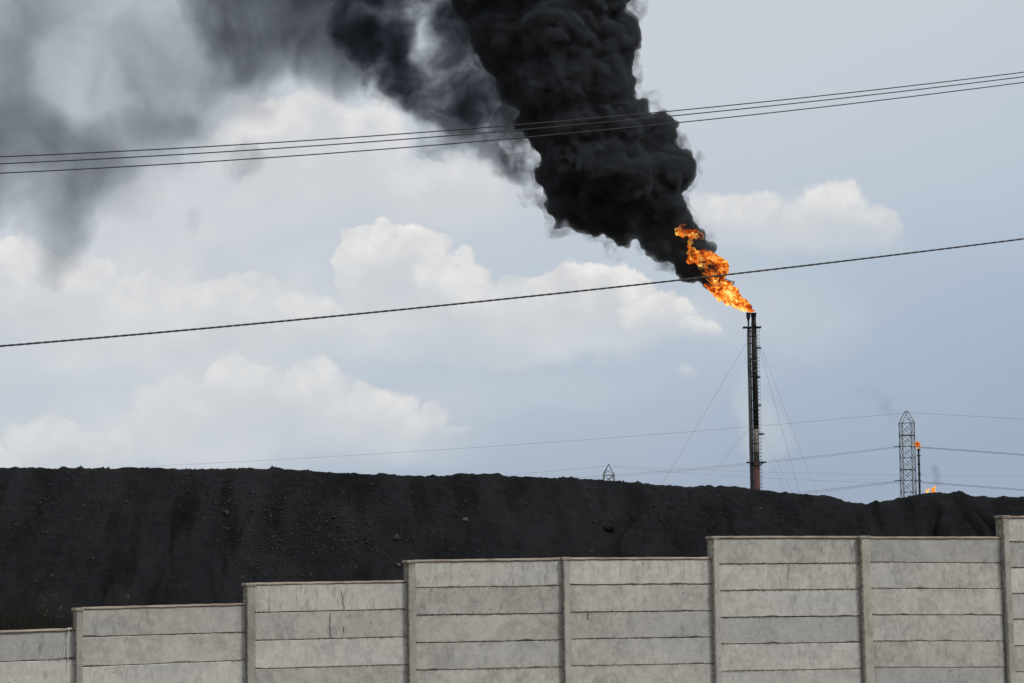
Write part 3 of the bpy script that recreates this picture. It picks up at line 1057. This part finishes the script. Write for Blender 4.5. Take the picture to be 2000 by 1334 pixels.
def platform(pya, xa, xb, rail, depth=1.3):
    z = zpx(pya)
    m = MB()
    x0, x1 = lx(xa), lx(xb)
    m.box((x0, SY - depth, z - .2), (x1, SY + depth, z + .06))
    o = m.link('platform', M_soot, stack)
    if rail:
        h = MB()
        nx = max(2, int(abs(x1 - x0) / 0.8))
        for y in (SY - depth, SY + depth):
            for q in range(nx + 1):
                x = x0 + (x1 - x0) * q / nx
                h.bar((x, y, z), (x, y, z + 1.05), .06)
            for zz in (.55, 1.05):
                h.bar((x0, y, z + zz), (x1, y, z + zz), .06)
        for x in (x0, x1):
            for zz in (.55, 1.05):
                h.bar((x, SY - depth, z + zz), (x, SY + depth, z + zz), .06)
        ho = h.link('handrail', M_soot, o)
        ho.matrix_parent_inverse = Matrix.Translation(-Vector(stack.location))
    return o


platform(639, -21.5, -4.5, True)
platform(639, 4.0, 14.2, True)
platform(679, 5.0, 13.5, True, .8)
platform(736, 5.2, 10.5, True, .7)
platform(791, 5.4, 11, True, .7)
platform(847, 5.4, 15.5, True, .8)
platform(902.5, -19.5, -4.8, True)
platform(902.5, 5.2, 17.8, True)
m = MB()
for k in range(12):        # brackets under the low platform
    a = k * math.pi / 6
    m.bar((SX + r0 * 1.05 * math.cos(a), SY + r0 * 1.05 * math.sin(a), zpx(910)), (SX + 14 * MPX * math.cos(a), SY + 1.2 * math.sin(a), zpx(903.5)), .07)
m.link('bracket_ring', M_soot, stack)
# ladder up the right side
m = MB()
for d_ in (6.8, 10.4):
    pass
for (ya, yb, xa, xb) in ((641, 679, 7.2, 10.8), (679, 736, 6.0, 9.6), (736, 791, 6.2, 9.8), (791, 847, 6.4, 10.0), (847, 902, 7.2, 10.6), (902, 1179, 7.2, 9.8)):
    for xx in (xa, xb):
        rail_ = MB(); rail_.bar((lx(xx), SY - .4, max(zpx(yb), 0)), (lx(xx), SY - .4, zpx(ya) + .4), .032 if xx == xa else .02)
        rail_.link('ladder_rail', M_soot, stack)
    z = max(zpx(yb), 0) + .4
    k = 0
    while z < zpx(ya):
        rg = MB(); rg.bar((lx(xa - 1.5), SY - .4, z), (lx(xb), SY - .4, z), .055)
        if zpx(960) < z:
            rg.link('rung', M_soot, stack)
        z += .84
# guy wires
for (p0, p1) in (((1457, 671), (1290, 946)), ((1459, 841), (1368, 949)), ((1484, 682), (1563, 963)), ((1487, 680), (1599, 967)), ((1488, 849), (1535, 965)), ((1491, 848), (1551, 966))):
    q0, q1 = at(p0[0], p0[1], D), at(p1[0], p1[1], D - 8)
    d_ = (q1 - q0)
    q2 = q0 + d_ * (q0.z / -d_.z)
    m = MB(); m.tube([q0, q0.lerp(q2, .5) - Vector((0, 0, .6)), q2], .034, 4)
    m.link('guy_wire', M_wire, stack)

# ------------------------------------------------------------------ pylons
def pylon(px, ytop, yshould, wpx, Y, label, levels, thick, bar=.09, yaw=0.12):
    mp = Y / F
    x = at(px, (yshould), Y).x
    t = thing('pylon', label, 'pylon', (x, Y, 0), 'lattice pylons behind the heaps')
    z = lambda py: at(px, py, Y).z
    hw = wpx * mp / 2
    cy_, sy_ = math.cos(yaw), math.sin(yaw)

    def P(u, v, zz):
        return Vector((x + u * cy_ - v * sy_, Y + u * sy_ + v * cy_, zz))
    zs = z(yshould)
    corners = [(-hw, -hw), (hw, -hw), (hw, hw), (-hw, hw)]
    for (u, v) in corners:
        m = MB(); m.bar(P(u * 1.06, v * 1.06, 0), P(u, v, zs), bar * 1.25)
        m.link('leg', M_galv, t)
    zl = [z(py) for py in levels]
    while zl[-1] > 0.3:
        zl.append(max(zl[-1] - (zl[0] - zl[1]) * 1.0, 0))
    for k, zz in enumerate(zl):
        for j in range(4):
            a_, b_ = corners[j], corners[(j + 1) % 4]
            th = bar * (1.6 if k in thick else .8)
            m = MB(); m.bar(P(*a_, zz), P(*b_, zz), th)
            m.link('horizontal_brace', M_galv, t)
            if k + 1 < len(zl):
                m = MB()
                m.bar(P(*a_, zz), P(*b_, zl[k + 1]), bar * .75)
                m.bar(P(*b_, zz), P(*a_, zl[k + 1]), bar * .75)
                m.link('cross_brace', M_galv, t)
    zt = z(ytop)
    # roof-like peak: a short ridge bar on four sloping struts
    ra, rb = P(0.06 * hw, -hw * .62, zt), P(-0.06 * hw, hw * .62, zt)
    m = MB(); m.bar(ra, rb, bar); m.link('ridge_bar', M_galv, t)
    for (u, v) in corners:
        m = MB(); m.bar(P(u, v, zs), ra if v < 0 else rb, bar * 1.1); m.link('peak_strut', M_galv, t)
    m = MB()
    for s_ in (-1, 1):
        zm = zs + (zt - zs) * .42
        m.bar(P(s_ * hw, -hw, zs), P(-s_ * hw * .55, -hw * .84, zm), bar * .55)
    m.link('peak_brace', M_galv, t)
    # insulators
    for k in (2, 5):
        if k < len(zl):
            m = MB()
            for s_ in (-1, 1):
                m.tube([P(s_ * hw, 0, zl[k]), P(s_ * (hw + 1.7), 0, zl[k] - .12)], .10, 6)
            m.link('insulator', M_soot, t)
    return t


pylon(1770.7, 803, 825, 24, 560, 'tall narrow lattice pylon with pointed top beside the small flare', [826, 850, 871.5, 894, 917, 938, 961], (1, 4), .082)
pylon(1189, 906.5, 926, 20, 760, 'distant pointed pylon top just showing above the long heap', [928, 944], (), .13, -0.1)

# ------------------------------------------------------------------ far power lines
def line_wire(pts, Y0, Y1, r, label, n=26):
    xs = [p[0] for p in pts]
    k = np.polyfit(xs, [p[1] for p in pts], min(2, len(pts) - 1))
    P = []
    for i in range(n):
        f = i / (n - 1)
        x = xs[0] + (xs[-1] - xs[0]) * f
        P.append(at(x, float(np.polyval(k, x)), Y0 + (Y1 - Y0) * f))
    m = MB(); m.tube(P, r, 4)
    o = m.link('power_line', M_wire, smooth=True)
    tag(o, label, 'power line', 'far power lines')
    return o


line_wire([(1766, 806), (1680, 814.5), (1440, 837), (1000, 868), (310, 910)], 560, 740, .027, 'thin wire from the tall pylon tip far left to the heap crest')
line_wire([(1774, 806), (1850, 810), (2000, 819), (2150, 830)], 560, 540, .030, 'thin wire from the tall pylon tip to the right')
line_wire([(1757, 871.5), (1490, 902), (1210, 926.5), (1100, 935)], 560, 760, .034, 'upper wire of the pair from the tall pylon middle towards the far pylon')
line_wire([(1757, 873.5), (1490, 905), (1210, 930.5), (1100, 940)], 561, 761, .030, 'lower wire of the pair from the tall pylon middle towards the far pylon')
line_wire([(1784, 872), (1900, 880), (2000, 887.3), (2150, 899)], 560, 540, .048, 'upper wire of the pair running right from the tall pylon middle')
line_wire([(1784, 873.5), (1900, 881.8), (2000, 889.4), (2150, 901)], 561, 541, .048, 'lower wire of the pair running right from the tall pylon middle')
line_wire([(1757, 939), (1680, 948), (1540, 965)], 560, 660, .044, 'upper wire of the lowest pair sinking left behind the heap')
line_wire([(1757, 941.5), (1680, 951), (1540, 968.5)], 561, 661, .038, 'lower wire of the lowest pair sinking left behind the heap')
line_wire([(1785, 940), (1900, 948.5), (2000, 956), (2150, 968)], 560, 540, .042, 'upper wire of the lowest pair running right over the small heap')
line_wire([(1785, 941.5), (1900, 950.2), (2000, 958.2), (2150, 970)], 561, 541, .042, 'lower wire of the lowest pair running right over the small heap')
line_wire([(1196, 910.5), (1300, 914.5), (1450, 921), (1700, 927), (2000, 930)], 760, 820, .030, 'very faint far wire right of the distant pylon top')
line_wire([(1196, 913), (1300, 920), (1450, 931), (1600, 939), (1760, 944)], 761, 800, .030, 'very faint lower wire right of the distant pylon top')
line_wire([(1186, 911), (1100, 918), (1020, 926), (960, 932)], 760, 800, .030, 'very faint far wire left of the distant pylon top')

# ------------------------------------------------------------------ closed billowing bodies (smoke and flame)
def blob_mesh(name, balls, Y, voxel, waves, seed, stretch=1.0):
    """union of balls (px, py, r px, depth px) fused, swelled into billows and fused again"""
    bm = bmesh.new()
    for (px, py, r, dpt) in balls:
        P = at(px, py, Y) + Vector((0, dpt * Y / F, 0))
        bmesh.ops.create_icosphere(bm, subdivisions=3, radius=r * Y / F, matrix=Matrix.Translation(P))
    me = bpy.data.meshes.new(name)
    bm.to_mesh(me)
    bm.free()

    def remesh(me, vox):
        tmp = bpy.data.objects.new('tmp', me)
        C.objects.link(tmp)
        md = tmp.modifiers.new('r', 'REMESH')
        md.mode = 'VOXEL'
        md.voxel_size = vox
        dg = bpy.context.evaluated_depsgraph_get()
        dg.update()
        out = bpy.data.meshes.new_from_object(tmp.evaluated_get(dg))
        bpy.data.objects.remove(tmp)
        bpy.data.meshes.remove(me)
        return out

    me = remesh(me, voxel)
    for wi, (scale, amp) in enumerate(waves):
        n = len(me.vertices)
        co = np.empty(n * 3); me.vertices.foreach_get('co', co); co = co.reshape(-1, 3)
        no = np.empty(n * 3); me.vertices.foreach_get('normal', no); no = no.reshape(-1, 3)
        wv = np.stack([perlin(co / (scale * 1.7) + 31 * a_, seed + 40 + wi) for a_ in range(3)], 1)
        q = co / scale + 0.5 * wv
        d_ = np.abs(perlin(q, seed + wi)) * 2.0 - 0.45 + 0.3 * perlin(q * .6 + 9, seed + 7 + wi)
        co = co + no * (amp * d_)[:, None]
        me.vertices.foreach_set('co', co.ravel())
        me.update()
        if wi == len(waves) // 2:
            me = remesh(me, voxel)
    me = remesh(me, voxel)
    me.name = name
    me.shade_smooth()
    return me


def smoke_mat(name, density, albedo, thin=None, tint=(0, 0, 0, 1)):
    """soot: mostly absorbing; the white Transparent surface only marks where the body of smoke ends"""
    mat = bpy.data.materials.new(name)
    mat.use_nodes = True
    t = mat.node_tree
    t.nodes.clear()
    n = N(t)
    out = n.new('ShaderNodeOutputMaterial')
    ab = n.new('ShaderNodeVolumeAbsorption')
    ab.inputs['Color'].default_value = tint
    sc = n.new('ShaderNodeVolumeScatter')
    sc.inputs['Color'].default_value = (0.78, 0.88, 1.0, 1)  # blue tint: airlight in front of the smoke put into its colour
    sc.inputs['Anisotropy'].default_value = 0.1
    add = n.new('ShaderNodeAddShader')
    if thin is None:
        ab.inputs['Density'].default_value = density * (1 - albedo)
        sc.inputs['Density'].default_value = density * albedo
    else:
        dn = thin(n)
        n.put(ab.inputs['Density'], n.m('MULTIPLY', dn, density * (1 - albedo)))
        n.put(sc.inputs['Density'], n.m('MULTIPLY', dn, density * albedo))
    if albedo > 0:
        t.links.new(ab.outputs[0], add.inputs[0])
        t.links.new(sc.outputs[0], add.inputs[1])
        t.links.new(add.outputs[0], out.inputs['Volume'])
    else:
        t.links.new(ab.outputs[0], out.inputs['Volume'])
    tr = n.new('ShaderNodeBsdfTransparent')
    rgb = n.new('ShaderNodeRGB')
    rgb.outputs[0].default_value = (1, 1, 1, 1)
    t.links.new(rgb.outputs[0], tr.inputs['Color'])
    t.links.new(tr.outputs[0], out.inputs['Surface'])
    return mat


PLUME = [
    (1412, 548, 17, 8), (1385, 535, 34, 12), (1350, 520, 38, 6), (1386, 486, 15, 14), (1395, 505, 13, 14), (1368, 468, 22, 10), (1420, 545, 11, 14), (1431, 552, 7, 10), (1345, 485, 46, 0), (1310, 490, 34, 0), (1320, 445, 46, 0), (1275, 462, 36, 0),
    (1290, 400, 58, 0), (1240, 430, 42, -8), (1215, 462, 26, 0), (1195, 415, 55, 10), (1135, 400, 55, 0), (1105, 400, 45, -10), (1096, 436, 22, 0), (1165, 440, 28, 0),
    (1290, 335, 70, 0), (1235, 350, 70, -25), (1270, 278, 64, 10), (1180, 325, 80, -20), (1110, 335, 66, 0), (1293, 243, 30, 0),
    (1200, 255, 70, -20), (1120, 255, 82, -10), (1070, 235, 62, 10), (1235, 225, 38, 0),
    (1178, 170, 74, -15), (1090, 165, 92, -25), (1040, 145, 76, 10),
    (1176, 90, 78, 0), (1085, 75, 100, -25), (1000, 65, 86, 0), (1195, 55, 48, 0),
    (1140, -5, 90, -10), (1040, -20, 105, 0), (945, -15, 74, 10), (1205, -25, 48, 0),
    (1000, -130, 150, 0), (1140, -120, 115, 0), (890, -140, 120, 0), (960, -290, 170, 0), (800, -260, 140, 0), (1110, -250, 120, 0),
]
M_plume = smoke_mat('black_smoke', 0.95, 0.15)
me = blob_mesh('smoke_plume', PLUME, D, 0.30, [(11.0, 1.9), (5.0, 1.65), (2.4, 0.95), (1.1, 0.36)], 5)
plume = tag(link('smoke_plume', me, M_plume), 'dense black smoke plume billowing up and left from the big flame', 'smoke plume')


def drift(name, balls, Y, density, label, scale, detail=6.0, albedo=0.0, stretch=(1, .5, 1), dist=2.4, step_m=0.9, flat=0.40, thr=0.74, wid=0.17, holes=(), mod0=0.30, mod1=1.25):
    """thin smoke: sheets made of soft balls (px, py, rx px, ry px, depth px, weight), torn up by noise"""
    k = Y / F

    def thin(n):
        pos = worldpos(n)
        wv = n.noise(pos, scale * 0.55, 4.0, 0.55, color=True)
        pw = n.v('MULTIPLY_ADD', n.v('SUBTRACT', wv, (0.5, 0.5, 0.5)), (dist / scale, dist / scale * 0.4, dist / scale), pos)
        tot = None
        for sgn, lst in ((1, balls), (-1, holes)):
            for (px, py, rx, ry, dp, wgt) in lst:
                P = at(px, py, Y) + Vector((0, dp * k, 0))
                rr = (rx * k, (rx + ry) / 2 * k * flat, ry * k)
                s = Vector((1 / rr[0], 1 / rr[1], 1 / rr[2]))
                q = n.v('MULTIPLY_ADD', pw, tuple(s), tuple(-P[i] * s[i] for i in range(3)))
                b = n.m('SUBTRACT', 1.0, n.v('DOT_PRODUCT', q, q), clamp=True)
                tot = n.m('MULTIPLY', b, wgt * sgn) if tot is None else n.m('MULTIPLY_ADD', b, wgt * sgn, tot)
        e = n.m('MINIMUM', n.m('MAXIMUM', tot, 0.0), 1.2)
        nz = n.noise(n.v('MULTIPLY', pw, stretch), scale, detail, 0.62)
        f = n.step(n.m('MULTIPLY_ADD', e, 0.42, nz), thr - wid, thr + wid)
        mod = n.lerp(nz, 0.34, 0.66, mod0, mod1)
        return n.m('MULTIPLY', n.m('MULTIPLY', f, mod), n.m('SQRT', e))

    mat = smoke_mat(name + '_soot', density, albedo, thin, (0.0, 0.03, 0.08, 1))
    bm = bmesh.new()
    for (px, py, rx, ry, dp, wgt) in balls:
        P = at(px, py, Y) + Vector((0, dp * k, 0))
        g = 1.22
        M = Matrix.Translation(P) @ Matrix.Diagonal((rx * k * g, (rx + ry) / 2 * k * flat * 1.3, ry * k * g, 1))
        bmesh.ops.create_icosphere(bm, subdivisions=3, radius=1.0, matrix=M)
    me = bpy.data.meshes.new(name)
    bm.to_mesh(me)
    bm.free()
    tmp = bpy.data.objects.new('tmp', me)
    C.objects.link(tmp)
    md = tmp.modifiers.new('r', 'REMESH'); md.mode = 'VOXEL'; md.voxel_size = 1.4 * Y / 600 * (0.25 if balls[0][2] < 30 else 1)
    dg = bpy.context.evaluated_depsgraph_get(); dg.update()
    me2 = bpy.data.meshes.new_from_object(tmp.evaluated_get(dg))
    bpy.data.objects.remove(tmp)
    me2.name = name
    lo_ = np.array([v.co[:] for v in me2.vertices])
    mat.cycles.volume_step_rate = step_m / ((lo_.max(0) - lo_.min(0)).mean() / 10.0)
    return tag(link(name, me2, mat), label, 'smoke')


FRINGE = [(x - (4 if x < 1200 else 0), y + 2, r * 1.05 + 7, d_) for (x, y, r, d_) in PLUME if y < 500] + [
    (1330, 505, 44, 0), (1200, 482, 26, 0), (1222, 496, 14, 0), (1080, 448, 28, 0), (1046, 380, 34, 0), (1012, 300, 40, 0), (975, 240, 46, 0), (1388, 455, 18, 6), (1365, 300, 16, 0), (1280, 190, 26, 0), (1225, 0, 50, 0)]
me = blob_mesh('fringe', FRINGE, D, 0.45, [(7.0, 1.9), (3.0, 1.5), (1.3, 0.6)], 17)


def torn(n):
    pos = worldpos(n)
    wv = n.noise(pos, 0.30, 3.0, 0.55, color=True)
    q = n.v('MULTIPLY_ADD', n.v('SUBTRACT', wv, (.5, .5, .5)), (1.3,) * 3, pos)
    return n.step(n.noise(q, 0.26, 6.0, 0.64), 0.44, 0.74)


fm = smoke_mat('thin_smoke', 0.32, 0.10, torn)
fm.cycles.volume_step_rate = 0.09
link('fringe', me, fm, plume)

drift('drifting_smoke',
      [(790, 140, 125, 120, 0, 1.0), (880, 180, 115, 105, 0, 1.0), (745, 60, 95, 130, 0, .9), (905, 60, 90, 130, 0, 1.1), (960, 225, 95, 95, 0, .95), (980, 310, 74, 66, 0, .85), (1010, 335, 50, 42, 0, .7), (935, 300, 70, 44, 0, .5), (905, 268, 100, 56, 0, .7), (930, 130, 90, 110, 0, 1.25),
       (800, -70, 170, 120, 0, 1.0)],
      D + 30, 0.43, 'torn dark grey smoke drifting left beside the black plume', 0.11, 6.0, 0.04,
      holes=[(852, 70, 52, 56, 0, .8), (985, 305, 22, 24, 0, .7)], step_m=0.8, thr=0.68, wid=0.20)
drift('drifting_smoke',
      [(640, 80, 130, 130, 0, 1.0), (545, 60, 120, 130, 0, .9), (455, 45, 90, 150, 0, .75), (600, -60, 240, 120, 0, 1.0), (690, 100, 80, 110, 0, .8)],
      D + 50, 0.21, 'soft grey smoke hanging from the top edge, left of the torn dark smoke', 0.075, 5.0, 0.0, (1, .5, .4), 2.0, 1.1, thr=0.56, wid=0.30, mod0=0.55, mod1=1.2)
drift('smoke_wisp', [(472, 310, 50, 80, 0, 1.0), (456, 345, 40, 40, 0, .6), (395, 435, 40, 40, 0, .6)], D + 60, 0.13, 'small vertical grey smoke wisp crossing the three thin cables', 0.10, 4.0, 0.0, (1, .5, .5), 1.6, 0.8, wid=0.26)
drift('drifting_smoke',
      [(140, 280, 230, 115, 0, 1.0), (270, 270, 170, 120, 0, .7), (112, 430, 80, 125, 0, 1.1), (205, 385, 85, 115, 0, .8), (90, 360, 140, 110, 0, .5), (0, 330, 150, 130, 0, .5), (400, 110, 150, 200, 0, .48), (120, 110, 300, 200, 0, .27), (-30, 220, 200, 160, 0, .5),
       (-180, 250, 220, 250, 0, .6), (230, -40, 380, 150, 0, .30)],
      D + 80, 0.085, 'wide grey veil of smoke at upper left, sinking towards the clouds', 0.045, 6.0, 0.0, (1, .5, .6), 2.4, 1.5, thr=0.54, wid=0.36, mod0=0.45, mod1=1.3)

# ------------------------------------------------------------------ flames
def fire_mat(name, scale, strength, dark=0.5, tip=None, cool=18.0, holes=False):
    """hot pale yellow where the gas leaves the tip, cooling to sooty red; veins drawn out along the wind"""
    mat = bpy.data.materials.new(name)
    mat.use_nodes = True
    t = mat.node_tree
    t.nodes.clear()
    n = N(t)
    pos = worldpos(n)
    ax = Vector((-0.86, 0.0, 0.50)).normalized()
    along = n.v('DOT_PRODUCT', pos, tuple(ax))
    sq = n.v('SUBTRACT', pos, n.v('SCALE', tuple(ax), n.m('MULTIPLY', along, 0.42)))
    wv = n.noise(sq, scale * .6, 4.0, 0.6, color=True)
    q = n.v('MULTIPLY_ADD', n.v('SUBTRACT', wv, (.5, .5, .5)), (2.2 / scale,) * 3, sq)
    a = n.noise(q, scale, 5.0, 0.66)
    rid = n.lerp(n.m('ABSOLUTE', n.m('SUBTRACT', a, 0.5)), 0.0, 0.17)
    big = n.noise(sq, scale * .33, 4.0, 0.6)
    x = n.m('ADD', n.m('MULTIPLY', rid, 0.50), n.m('MULTIPLY', n.lerp(big, 0.3, 0.7), 0.80))
    x = n.m('MULTIPLY_ADD', n.m('SUBTRACT', x, 0.55), 1.55, 0.55 - (dark - 0.5))
    if tip is not None:
        far = n.v('DISTANCE', pos, tuple(tip))
        x = n.m('ADD', x, n.lerp(far, 0.0, cool, 0.34, -0.10))
    col = n.ramp(x, [(0.08, lin(70, 22, 14)), (0.30, lin(150, 50, 16)), (0.50, lin(228, 104, 28)), (0.74, lin(250, 160, 54)), (1.0, lin(255, 226, 132))])
    em = n.new('ShaderNodeEmission')
    n.put(em.inputs['Color'], col)
    em.inputs['Strength'].default_value = strength
    out = n.new('ShaderNodeOutputMaterial')
    if holes:
        tr = n.new('ShaderNodeBsdfTransparent')
        mx = n.new('ShaderNodeMixShader')
        n.put(mx.inputs[0], n.step(n.noise(q, scale * 0.45, 5.0, 0.65), 0.42, 0.52))
        t.links.new(tr.outputs[0], mx.inputs[1])
        t.links.new(em.outputs[0], mx.inputs[2])
        t.links.new(mx.outputs[0], out.inputs['Surface'])
    else:
        t.links.new(em.outputs[0], out.inputs['Surface'])
    mat.cycles.emission_sampling = 'NONE'
    return mat


TIP = at(1470, 611, D)
M_fire = fire_mat('fire', 0.85, 1.2, 0.60, TIP, 14.0)
M_fire2 = fire_mat('fire_sooty', 0.66, 1.1, 0.56, TIP, 24.0, True)
flame = thing('flame', 'big orange flame blown up and left from the tall stack tip', 'flame', at(1470, 611, D))
JET = [(1472, 608, 3.6, 0), (1466, 606, 5.5, 0), (1462, 603, 7.5, 0), (1456, 600, 9.5, 0), (1449, 596, 11.5, 0), (1441, 590, 14, 0), (1434, 583, 15, 0), (1425, 582, 15, 0), (1418, 575, 16, 0), (1412, 568, 15, 0), (1428, 570, 13, 0),
       (1420, 560, 12, 0), (1402, 570, 12, 0), (1393, 565, 10, 0), (1385, 561, 7, 0), (1378, 558, 5, 0), (1436, 566, 8, 0), (1455, 590, 8, 0), (1464, 598, 6, 0), (1404, 584, 7, 0), (1420, 592, 7, 0), (1440, 600, 5, 0), (1455, 606, 5, 0)]
me = blob_mesh('jet', JET, D, 0.13, [(2.2, 0.40), (1.0, 0.30), (.5, 0.15)], 61)
link('jet', me, M_fire, flame)
MID = [(1410, 535, 12, -20), (1372, 500, 10, -28), (1385, 500, 9, -28), (1347, 478, 5, -26), (1346, 470, 4, -26), (1398, 545, 16, -22), (1385, 536, 15, -24), (1392, 525, 19, -26), (1402, 520, 16, -22), (1378, 518, 15, -26), (1365, 508, 14, -26), (1352, 502, 13, -26), (1347, 512, 9, -26), (1346, 497, 8, -26), (1408, 528, 10, -20), (1392, 508, 9, -26), (1345, 487, 6, -26)]
MID = [(a_, b_, r_ * 1.14, d_) for (a_, b_, r_, d_) in MID]
me = blob_mesh('fireball', MID, D, 0.16, [(2.6, 0.8), (1.1, 0.45), (.55, 0.18)], 72)
link('fireball', me, M_fire2, flame)
TOP = [(1320, 455, 6, -26), (1330, 459, 10, -30), (1344, 459, 11, -32), (1356, 461, 11, -30), (1366, 464, 8, -28), (1328, 448, 6, -28), (1335, 443, 4, -28), (1347, 470, 6, -28)]
me = blob_mesh('fireball', TOP, D, 0.15, [(2.2, 0.7), (1.0, 0.45), (.5, 0.18)], 83)
link('fireball', me, M_fire2, flame)

# ------------------------------------------------------------------ the smaller flare and its flame, the ground flares
Y3 = 1200.0
k3 = Y3 / F
bx = at(1795.2, 920, Y3)
z3 = lambda py: at(1795, py, Y3).z
fs_ = thing('flare_stack', 'thin far flare stack with small flame, right of the tall pylon', 'flare stack', (bx.x, Y3, 0))
m = MB(); m.lathe(bx.x, Y3, [(2.1 * k3, 0), (1.9 * k3, z3(900)), (1.7 * k3, z3(878))], 12); m.link('riser', M_pipe, fs_, True)
m = MB(); m.lathe(bx.x, Y3, [(1.5 * k3, z3(878)), (2.2 * k3, z3(877)), (2.2 * k3, z3(875))], 12); m.link('flare_tip', M_soot, fs_, True)
for py, a_ in ((880, 3.4), (890.5, 3.6), (908, 2.8), (927, 2.8)):
    m = MB(); m.lathe(bx.x, Y3, [(a_ * k3, z3(py + .6)), (a_ * k3, z3(py - .3))], 12)
    for q in range(8):
        c_, s_ = math.cos(q * .785), math.sin(q * .785)
        m.bar((bx.x + a_ * k3 * c_, Y3 + a_ * k3 * s_, z3(py)), (bx.x + a_ * k3 * c_, Y3 + a_ * k3 * s_, z3(py - 3)), .06)
    m.link('platform', M_soot, fs_)
m = MB()
for zz in np.arange(z3(965), z3(880), 1.4):
    m.bar((bx.x - 3.2 * k3, Y3 - .5, zz), (bx.x + 2.6 * k3, Y3 - .5, zz), .09)
tag(m.link('ladder_rungs', M_soot, fs_), kind='stuff')

M_fire3 = fire_mat('fire_small', 0.9, 1.25, 0.30)
SM = [(1793, 874, 3, 0), (1792, 871, 4.6, 0), (1789, 868, 4.6, 0), (1794, 868, 4.2, 0), (1787, 864, 2.2, 0), (1791, 863, 2.4, 0), (1796, 864, 1.7, 0), (1799, 870, 2.0, 0), (1785, 869, 1.8, 0)]
me = blob_mesh('flame', SM, Y3, 0.2, [(1.6, 0.6), (.8, .25)], 91)
tag(link('flame', me, M_fire3), 'small orange flame on the thin far flare stack', 'flame')
Y4 = 1250.0
for (cx_, cy_, s_, lab) in ((1812, 958.5, .9, 'left and smaller of two low flames flickering behind the small heap'), (1823, 956, 1.25, 'right and taller of two low flames flickering behind the small heap')):
    bl = [(cx_, cy_ + 4, 3.4 * s_, 0), (cx_ - 2 * s_, cy_, 2.6 * s_, 0), (cx_ + 1.5 * s_, cy_ - 2 * s_, 2.4 * s_, 0), (cx_ + 3 * s_, cy_ - 5 * s_, 1.3 * s_, 0), (cx_ - 1, cy_ + 12, 3.5, 0), (cx_, cy_ + 9, 3.4, 0)]
    me = blob_mesh('flame', bl, Y4, 0.2, [(1.5, 0.5), (.8, .2)], int(cx_))
    tag(link('flame', me, M_fire3), lab, 'flame', 'low flames behind the small heap')
    # the burner it stands on
    P = at(cx_, cy_ + 18, Y4)
    m = MB(); m.lathe(P.x, P.y, [(.9, 0), (.9, P.z - .4), (1.2, P.z - .3), (1.2, P.z)], 12)
    tag(m.link('burner', M_soot), 'low burner hidden behind the small heap under the ' + ('left' if s_ < 1 else 'right') + ' flame', 'burner', 'burners behind the small heap')

drift('smoke_wisp', [(1830, 925, 14, 20, 0, 1.0), (1833, 942, 12, 12, 0, .9), (1822, 945, 14, 14, 0, .5), (1812, 955, 14, 10, 0, .6)], Y4, 0.10, 'faint grey wisp of smoke above the low flames', .10, 3.0, 0.0, (1, .5, 1), 1.0, .9)
drift('smoke_wisp', [(1726, 790, 28, 26, 0, .8), (1745, 812, 24, 24, 0, .7), (1775, 845, 24, 22, 0, .6), (1788, 855, 8, 8, 0, .9), (1700, 760, 30, 20, 0, .5)], Y3 - 40, 0.045, 'faint brownish wisp of smoke blowing left from the small far flame', .05, 3.0, 0.0, (1, .5, 1), 1.0, 1.5)
